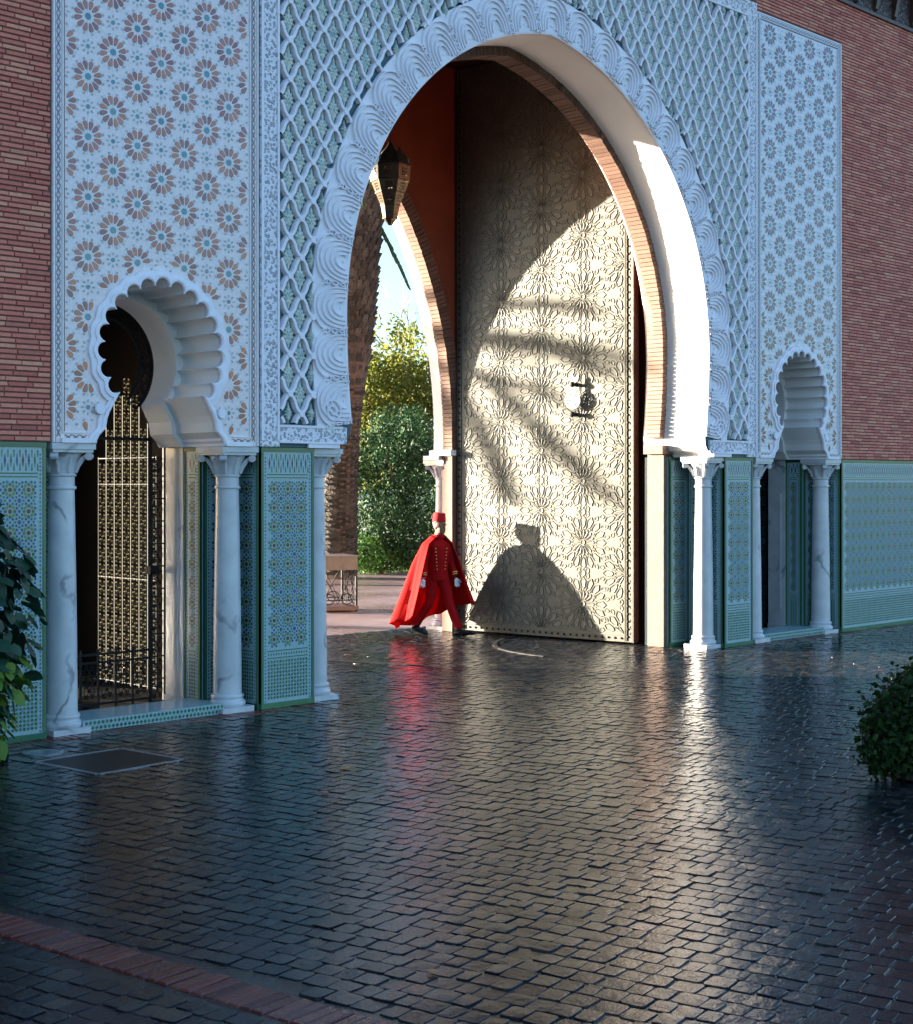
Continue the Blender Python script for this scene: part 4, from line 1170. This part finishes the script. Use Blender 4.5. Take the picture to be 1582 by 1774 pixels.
P1 = cpt(583, 960, 35); P1.z = 0
vp = empty('palm_tree', P1, 'thick scarred palm trunk seen through the left side of the great arch', 'palm tree')
top = palm_trunk(vp, 9.2, .44, .20, 4.6, (.52*cos(YAW), -.52*sin(YAW), 0))
for i in range(26):
    a = 2.4*i; el = 1.2 - .09*(i % 13); frond(vp, Vector(top) - Vector((0,0,.2)), (cos(a)*cos(el), sin(a)*cos(el), sin(el)), U(3.4, 4.2), U(1.3, 2.2), .5, 22)
dirR = Vector((cos(YAW), -sin(YAW), 0))
frond(vp, Vector(top) + dirR*.24 + Vector((0, 0, -.55)), dirR*.50 + Vector((0, 0, -.85)), 2.1, .30, .30, 46, 2.6)
# palm outside the frame whose fronds shade the gate leaf
sdir = Vector((-sin(SUN_AZ), cos(SUN_AZ), 0)); tanel = math.tan(SUN_EL)/1.0
crown = Vector((-9.52, 24.05, 7.25))
P2 = Vector((crown.x, crown.y, 0))
sp2 = empty('palm_tree', P2, 'palm tree in the garden casting frond shadows onto the gate leaf', 'palm tree')
palm_trunk(sp2, crown.z, .22, .06, crown.z - 1.2, (0, 0, 0))
cr = Vector((0, 0, crown.z))
def frond_path(root, P, lw_, n=70):
    """frond whose rib follows world points P"""
    rng = random.Random(int(P[1][2]*100)); b = MB(); O = WL[root]; P = [Vector(p) - O for p in P]
    pts = [crom(P, i/n) for i in range(n + 1)]
    b.tube(pts[::3], [max(.008, .03*(1 - i*3/n)) for i in range(len(pts[::3]))], 5)
    for i in range(4, n):
        t = i/n; d = (pts[i+1] - pts[i-1]).normalized(); l = lw_*(sin(pi*min(1, .10 + t*.86))**.5)
        for q in range(8):
            a = pi*(q + rng.uniform(0, 1))/4 ; s_ = d.orthogonal().normalized(); s_ = Matrix.Rotation(a, 3, d) @ s_
            e = (s_*.85 + d*rng.uniform(.2, .8)).normalized(); wd = d*.022; tip = pts[i] + e*l; m_ = pts[i] + e*l*.5
            b.add([pts[i] - wd*.6, pts[i] + wd*.6, m_ + wd, m_ - wd, tip], [(0, 1, 2, 3), (3, 2, 4)])
    return b.build('frond', [M['frond']], root, local=True)
for P, wl in (([(-9.5, 24.0, 7.3), (-9.38, 23.08, 7.8), (-9.3, 22.36, 7.8), (-9.2, 21.56, 7.71), (-9.12, 20.94, 7.55)], .15),
              ([(-9.5, 24.0, 7.25), (-9.36, 22.87, 7.25), (-9.27, 22.15, 7.18), (-9.17, 21.37, 6.95), (-9.09, 20.71, 6.68)], .15),
              ([(-9.5, 24.0, 7.2), (-9.36, 22.87, 6.67), (-9.27, 22.15, 6.1), (-9.19, 21.46, 5.51), (-9.09, 20.71, 4.93)], .18),
              ([(-9.5, 24.0, 7.2), (-9.35, 22.77, 6.75), (-9.23, 21.86, 6.5), (-9.16, 21.22, 6.12)], .10),
              ([(-9.5, 24.0, 7.2), (-9.4, 23.19, 6.21), (-9.35, 22.79, 5.52), (-9.31, 22.44, 4.89)], .18),
              ([(-9.5, 24.0, 7.3), (-9.42, 23.41, 8.5), (-9.3, 22.36, 8.98), (-9.16, 21.27, 8.90)], .09)):
    frond_path(sp2, P, wl)
for a in range(9):
    t = radians(100 + 20*a) + SUN_AZ; frond(sp2, cr, (cos(t)*.8, sin(t)*.8, .5), 1.9, 1.2, .3, 24)

# shrubs and trees -------------------------------------------------
def leaf_cloud(b, n, blobs, size, rng, mat=0, shell=.55, rag=1.12):
    tot = sum(r[0]*r[1]*r[2] for _, r in blobs)
    for c, r in blobs:
        for _ in range(int(n*r[0]*r[1]*r[2]/tot)):
            d = Vector((rng.gauss(0,1), rng.gauss(0,1), rng.gauss(0,1))).normalized(); q = shell + (1 - shell)*rng.random()**.6
            if rng.random() < .15: q *= rng.uniform(1.0, rag)
            p = Vector((c[0] + d.x*r[0]*q, c[1] + d.y*r[1]*q, c[2] + d.z*r[2]*q))
            if p.z < .02: continue
            a = Vector((rng.gauss(0,1), rng.gauss(0,1), rng.gauss(0,1) - .3)).normalized(); s_ = a.cross(d + Vector((.01, .02, .03)))
            if s_.length < .05: continue
            s_.normalize(); l = size*rng.uniform(.6, 1.3); w_ = l*.32; nn = a.cross(s_)*l*.12
            b.add([p, p + a*l*.5 + s_*w_ - nn, p + a*l, p + a*l*.5 - s_*w_ - nn], [(0, 1, 2), (0, 2, 3)], mat)
def shrub(name, loc, label, cat, blobs, n, size, mat, seed, stems=4, shell=.5, extra=None):
    rng = random.Random(seed); o = empty(name, loc, label, cat)
    b = MB(); leaf_cloud(b, n, blobs, size, rng, 0, shell); b.build('crown', [mat], o, local=True, kind='stuff')
    b = MB()
    for i in range(stems):
        c, r = blobs[i % len(blobs)]; e = Vector(c) + Vector((rng.uniform(-.5,.5)*r[0], rng.uniform(-.5,.5)*r[1], r[2]*.4)); m_ = e*.5; m_.x += rng.uniform(-.1,.1)
        b.tube([(rng.uniform(-.08,.08), rng.uniform(-.08,.08), 0), (m_.x*.8, m_.y*.8, m_.z), tuple(e)], [.05*r[0]**.5, .035*r[0]**.5, .012], 6)
    b.build('trunk', [M['bark']], o, local=True); return o
def blobset(rng, w_, d_, h_, n, r0, r1, z0=.3):
    return [((rng.uniform(-w_, w_), rng.uniform(-d_, d_), rng.uniform(z0, h_)), (rng.uniform(r0, r1),)*2 + (rng.uniform(r0, r1)*.9,)) for _ in range(n)]
rg = random.Random(11)
p = cpt(712, 990, 38.6); p.z = 0
shrub('citrus_tree', p, 'dense dark green tree beyond the gate behind the person', 'tree', [((x*.8 + rg.uniform(-.3,.3), y*.5 + rg.uniform(-.5,.5), .5 + z_*.62 + rg.uniform(-.2,.2)), (rg.uniform(.4,.75),)*2 + (rg.uniform(.35,.6),)) for x in (-2, -1, 0, 1, 2) for y in (-1, 1) for z_ in range(6) if (abs(x) < 2 or z_ < 5)], 22000, .11, M['leafdark'], 3, 6, .25)
p = cpt(662, 985, 37.0); p.z = 0
shrub('low_shrub', p, 'low rounded green shrub at the foot of the dark tree', 'shrub', [((-.5, 0, .45), (.6, .5, .5)), ((.3, .1, .4), (.55, .5, .45)), ((.9, .1, .35), (.5, .5, .4))], 3600, .10, M['leafmid'], 5, 3, .5)
p = cpt(670, 960, 45); p.z = 0
shrub('sunlit_tree', p, 'sunlit yellow green feathery tree rising above the dark tree', 'tree', [((x*.85 + rg.uniform(-.2,.2), y*.7, 2.6 + z_*.75), (.75, .7, .7)) for x in (-2, -1, 0, 1, 2) for y in (-1, 1) for z_ in range(5)] + [((rg.uniform(-2, 2), rg.uniform(-.5, .5), 6.2 + rg.uniform(0, .9)), (.3, .3, .5)) for _ in range(14)], 17000, .16, M['leaflime'], 8, 8, .3)
# bare tree
p = cpt(700, 950, 58); p.z = 0
bt = empty('bare_tree', p, 'bare twiggy tree against the pale sky beyond the gate', 'tree')
b = MB(); tw = MB(); rgb = random.Random(5)
def branch(p_, d_, l, r, lev):
    q = p_ + d_*l; m_ = (p_ + q)/2 + Vector((rgb.uniform(-.1,.1), rgb.uniform(-.1,.1), 0))*l
    (b if lev < 2 else tw).tube([p_, m_, q], [r, r*.8, r*.6], 5 if lev < 2 else 3, cap=False)
    if lev < 5:
        for _ in range(3 if lev else 5):
            nd = (d_ + Vector((rgb.gauss(0,.45), rgb.gauss(0,.45), rgb.gauss(.1,.35)))).normalized(); branch(q if rgb.random() < .6 else m_, nd, l*rgb.uniform(.6,.8), r*.55, lev + 1)
branch(Vector((0, 0, 0)), Vector((0, 0, 1)), 3.6, .16, 0)
b.build('trunk', [M['bark']], bt, local=True); tw.build('twigs', [M['twig']], bt, local=True, kind='stuff')

# climbing foliage by the left dado and clipped box on the right
def vine_leaf(b, p, d, n_, l, mat):
    d = d.normalized(); s_ = d.cross(n_).normalized(); n_ = s_.cross(d)
    P = [(0, 0), (.32, .18), (.42, .42), (.30, .72), (0, 1.0), (-.30, .72), (-.42, .42), (-.32, .18)]
    v = [p + s_*x*l + d*y*l + n_*(-.10*l*abs(x)*2 + .08*l*sin(y*3)) for x, y in P] + [p + d*.45*l + n_*.05*l]
    b.add(v, [(i, (i + 1) % 8, 8) for i in range(8)], mat)
vi = empty('climbing_plant', (-7.33, -.50, 0), 'leafy dark green plant with drooping leaves before the left tiled wall', 'plant')
rng = random.Random(21); b = MB(); O = WL[vi]
for _ in range(900):
    z_ = rng.uniform(.05, 2.05); env = .62*sin(pi*min(1, max(0, (z_ - .02)/2.1)))**.55 if z_ > .55 else .30 + .2*z_
    a = rng.uniform(0, 2*pi); q = env*(.35 + .65*rng.random()**.5)
    p = Vector((cos(a)*q - .28, sin(a)*q*.7 - .12, z_))
    if p.y > .42: continue
    d = Vector((cos(a)*.6 + rng.gauss(0,.35), sin(a)*.6 + rng.gauss(0,.35), -.8 + rng.gauss(0,.3)))
    n_ = Vector((cos(a) + rng.gauss(0,.4), sin(a) + rng.gauss(0,.4), .7))
    vine_leaf(b, p, d, n_, rng.uniform(.10, .18), 1 if z_ < .85 and rng.random() < .65 else 0)
b.build('foliage', [M['leafvine'], M['leafvine2']], vi, local=True, kind='stuff')
b = MB()
for i in range(7):
    a = i*.9; b.tube([(-.28, -.12, 0), (-.28 + .1*cos(a), -.12 + .1*sin(a), .6), (-.28 + .3*cos(a), -.12 + .25*sin(a), 1.3), (-.28 + .38*cos(a), -.12 + .3*sin(a), 1.6)], [.02, .016, .01, .005], 5)
b.build('stem', [M['bark']], vi, local=True)
p = cpt(1588, 1345, 11.2); p.z = 0
p = p + Vector((cos(YAW), -sin(YAW), 0))*.05
bx = empty('box_shrub', p, 'clipped dark green shrub at the right edge of the plaza', 'shrub')
rng = random.Random(9); b = MB()
leaf_cloud(b, 12000, [((0, 0, .50), (.38, .38, .34)), ((-.16, .12, .30), (.30, .30, .27)), ((.12, -.12, .40), (.36, .36, .34)), ((-.12, -.12, .62), (.24, .24, .20)), ((-.22, .18, .48), (.20, .2, .16)), ((.1, .1, .72), (.2, .2, .14)), ((-.3, .2, .2), (.16, .16, .14))], .07, rng, 0, .35, 1.45)
for _ in range(110):
    a = rng.uniform(0, 2*pi); e = rng.uniform(-.1, 1.4); d = Vector((cos(a)*cos(e), sin(a)*cos(e), sin(e))); q = Vector((0, 0, .42)) + d*rng.uniform(.24, .36); l_ = rng.uniform(.10, .24)
    b.tube([q, q + d*l_ + Vector((0, 0, .02))], [.004, .002], 3, cap=False)
    for t in range(9):
        p_ = q + d*l_*t/8; s_ = Vector((rng.gauss(0,1), rng.gauss(0,1), rng.gauss(0,1))).normalized()
        vine_leaf(b, p_, d*.5 + s_, Vector((rng.gauss(0,1), rng.gauss(0,1), 1.2)), rng.uniform(.025, .06), 0)
b.build('crown', [M['leafbox']], bx, local=True, kind='stuff')
bx.scale = (.95, .95, .93)
b = MB(); b.lathe([(.20, 0), (.23, .02), (.24, .10), (.22, .12), (.02, .11)], n=18); b.build('pot', [plain('dark_pot', (.03, .025, .022), .5, .2, 10)], bx, local=True, smooth=40)
b = MB()
for i in range(6): b.tube([(0, 0, .1), (.1*cos(i), .1*sin(i), .3), (.25*cos(i), .25*sin(i), .5)], [.02, .014, .006], 5)
b.build('stem', [M['bark']], bx, local=True)

# ================================================================== GROUND
g = MB(); g.add([(-400, -400, -.006), (400, -400, -.006), (400, 400, -.006), (-400, 400, -.006)], [(0, 1, 2, 3)])
gr = tag(g.build('ground', [M['joint']]), kind='structure')
pv = tag(empty('plaza_paving', (0, 0, 0)), kind='structure')
fd = MB(); fd.add([(-30, 5.0, -.004), (60, 5.0, -.004), (60, 17.5, -.004), (-30, 17.5, -.004)], [(0, 1, 2, 3)])
tag(fd.build('forecourt', [M['farpave']]), kind='structure')
fd = MB(); c0 = [cpt(x, 990, 37) for x in (100, 1200)]
fd.add([(-60, 17.5, .0), (80, 17.5, .0), (80, 200, .0), (-60, 200, .0)], [(0, 1, 2, 3)]); tag(fd.build('garden_soil', [M['soil']]), kind='structure')
# setts
rd_ = Vector((-.205, .979, 0)); cr_ = Vector((.979, .205, 0)); PW, PL = .138, .12
def sett_top(b, p, lx, ly, tilt, rng, zt, fac=1.0):
    """p centre; lx along rd_, ly across"""
    v = []; jit = [(rng.gauss(0, .0025), rng.gauss(0, .003)) for _ in range(8)]
    for ring, (sx, sz) in enumerate(((1.0, -.020), (.992, -.0022), (.955, 0.0))):
        for i in range(8):
            c, s_ = ((1, .80), (.80, 1), (-.80, 1), (-1, .80), (-1, -.80), (-.80, -1), (.80, -1), (1, -.80))[i]
            ux = c*lx/2*sx + jit[i][0]; uy = s_*ly/2*sx + jit[i][1]
            q = p + rd_*ux + cr_*uy; z_ = zt + sz + (tilt[0]*ux + tilt[1]*uy)*(1 if ring else 0); v.append((q.x, q.y, z_))
    v.append((p.x, p.y, zt + .0015))
    f_ = [(8*r_ + i, 8*r_ + (i+1) % 8, 8*r_ + 8 + (i+1) % 8, 8*r_ + 8 + i) for r_ in (0, 1) for i in range(8)] + [(16 + i, 16 + (i+1) % 8, 24) for i in range(8)]
    b.add(v, f_)
def incam(x, y, m=60):
    dx, dy = x - CAM[0], y - CAM[1]; zc = dx*sin(YAW) + dy*cos(YAW)
    if zc < 4: return None
    px = 791 + 2600*(dx*cos(YAW) - dy*sin(YAW))/zc; py = 838 + 2600*2.2/zc
    return (px, py, zc) if -m < px < 1582 + m and py < 1774 + m else None
EA, EB = Vector((-9.66, -3.6, 0)), Vector((-9.10, -7.9, 0)); ed = (EB - EA).normalized(); en = Vector((-ed.y, ed.x, 0))
def on_band(x, y):
    q = Vector((x, y, 0)) - EA; d = q.dot(en); s_ = q.dot(ed)
    return abs(d) < .20 and -3 < s_ < 5
def on_wall(x, y):
    if y > -.20 and (abs(x) > 3.55): return True
    if y > .55 and abs(x) > 3.0: return True
    return y > 5.0
PLATE = [(-7.157, -.934), (-7.08, -1.70), (-6.30, -1.66), (-6.38, -.90)]
rng = random.Random(4); cand = []
for i in range(-100, 100):
    a_ = -18.0 + rng.uniform(0, .1)
    while a_ < 18.0:
        l_ = rng.choice((.09, .105, .12, .13, .145)) + rng.uniform(-.008, .008); c_ = a_ + l_/2; a_ += l_
        p = cr_*(i*PW + .022*sin(c_*1.6 + i*.05) + .03*sin(c_*.37)) + rd_*c_
        if on_wall(p.x, p.y) or on_band(p.x, p.y): continue
        c = incam(p.x, p.y)
        if c is None: continue
        if inside(PLATE, p.x, p.y): continue
        if (p.x + 6.902)**2 + (p.y + .575)**2 < .06: continue
        cand.append((c[2], p, l_))
cand.sort(key=lambda q: q[0])
field = MB()
for n_, (zc, p, PL) in enumerate(cand):
    p = p + Vector((rng.gauss(0, .004), rng.gauss(0, .004), 0)); lx = PL - rng.uniform(.005, .013); ly = PW - rng.uniform(.005, .014)
    tilt = (rng.gauss(0, .011), rng.gauss(0, .011)); zt = rng.gauss(0, .0018)
    if n_ < 300:
        b = MB(); sett_top(b, p, lx, ly, tilt, rng, zt); b.build('sett', [M['sett']], pv, loc=(p.x, p.y, 0), smooth=28)
    else: sett_top(field, p, lx, ly, tilt, rng, zt)
field.build('sett_field', [M['sett']], pv, smooth=28, kind='stuff')
# soldier course of red bricks crossing the plaza, and one along the foot of the facade
eb = MB(); eb.box(-.122, .122, -.033, .033, -.024, -.004); eb.add([(-.122,-.033,-.004),(.122,-.033,-.004),(.122,.033,-.004),(-.122,.033,-.004),(-.114,-.026,.003),(.114,-.026,.003),(.114,.026,.003),(-.114,.026,.003)], [(4,5,6,7),(0,1,5,4),(1,2,6,5),(2,3,7,6),(3,0,4,7)])
EBM = eb.mesh('edging_brick', [M['edging']]); s_ = -1.0
while s_ < 5.0:
    q = EA + ed*s_
    o = inst('edging_brick', EBM, pv, (q.x, q.y, rng.gauss(0, .002))); o.rotation_euler = (rng.gauss(0, .02), rng.gauss(0, .012), atan2(en.y, en.x) + rng.gauss(0, .02)); s_ += .074
for x0, x1 in ((-7.4, -3.6), (3.6, 9.0)):
    x = x0
    while x < x1:
        o = inst('edging_brick', EBM, pv, (x, -.075 - .0, rng.gauss(-.002, .002))); o.rotation_euler = (rng.gauss(0, .015), rng.gauss(0, .015), pi/2 + rng.gauss(0, .015)); x += .074
# drain plate, ground light, curved door rail, dry leaves
b = MB(); PP = PLATE; k_ = 4
b.add([(x, y, -.02) for x, y in PP] + [(x, y, .002) for x, y in PP], [(4,5,6,7),(0,1,5,4),(1,2,6,5),(2,3,7,6),(3,0,4,7)])
dp = empty('drain_cover', (-6.73, -1.3, 0), 'dark wet square cover plate set in the paving before the left doorway', 'drain cover')
b.build('plate', [M['steel']], dp)
b = MB()
for i in range(4):
    A, B_ = Vector((*PP[i], .0)), Vector((*PP[(i+1) % 4], .0)); d = (B_ - A).normalized(); n_ = Vector((d.y, -d.x, 0))*.03
    v = [A - d*.0, B_, B_ + n_, A + n_]; b.add([(q.x, q.y, -.02) for q in v] + [(q.x, q.y, .005) for q in v], [(4,5,6,7),(0,1,5,4),(1,2,6,5),(2,3,7,6),(3,0,4,7)])
b.build('frame', [M['grate']], dp)
ul = empty('ground_light', (-6.902, -.575, 0), 'round pale ground light set flush in the paving near the left column', 'ground light')
b = MB(); b.lathe([(.17, -.02), (.17, .004), (.145, .008)], n=28, cap=False); b.build('ring', [M['grate']], ul, local=True)
b = MB(); b.lathe([(.144, .004), (.07, .010), (.005, .011)], n=28); b.build('lens', [plain('dull_glass', (.10, .13, .15), .12, .1, 8)], ul, local=True, smooth=40)
def rail(cx, cy, r, a0, a1, label):
    A = []; B_ = []
    for i in range(41):
        a = a0 + (a1 - a0)*i/40; A.append((cx + (r - .03)*cos(a), cy + (r - .03)*sin(a), .006)); B_.append((cx + (r + .03)*cos(a), cy + (r + .03)*sin(a), .006))
    b = MB(); b.ribbon(A, B_); lo = lambda P: [(x, y, -.02) for x, y, z_ in P]
    b.ribbon(A, lo(A)); b.ribbon(B_, lo(B_))
    tag(b.build('door_rail', [M['iron']]), label, 'door rail')
rail(-3.02, 1.12, 2.35, radians(5), radians(78), 'curved steel door rail in the paving at the left side of the gateway')
rail(3.02, 1.12, 1.9, radians(100), radians(182), 'curved steel door rail sweeping from the foot of the open gate leaf')
for i, (x, y, s_, lab) in enumerate(((-5.70, -2.90, .10, 'brown fallen leaf on the wet paving farthest from the edging'), (-6.32, -3.50, .07, 'small orange fallen leaf on the wet paving'), (-8.50, -6.80, .07, 'orange fallen leaf among the nearest setts'))):
    b = MB(); vine_leaf(b, Vector((0, 0, .012)), Vector((cos(i*2), sin(i*2), .05)), Vector((0.1, 0, 1)), s_, 0)
    o = b.build('fallen_leaf', [M['dryleaf']], None, loc=(x, y, 0), local=True); tag(o, lab, 'leaf', 'fallen leaves on the paving')
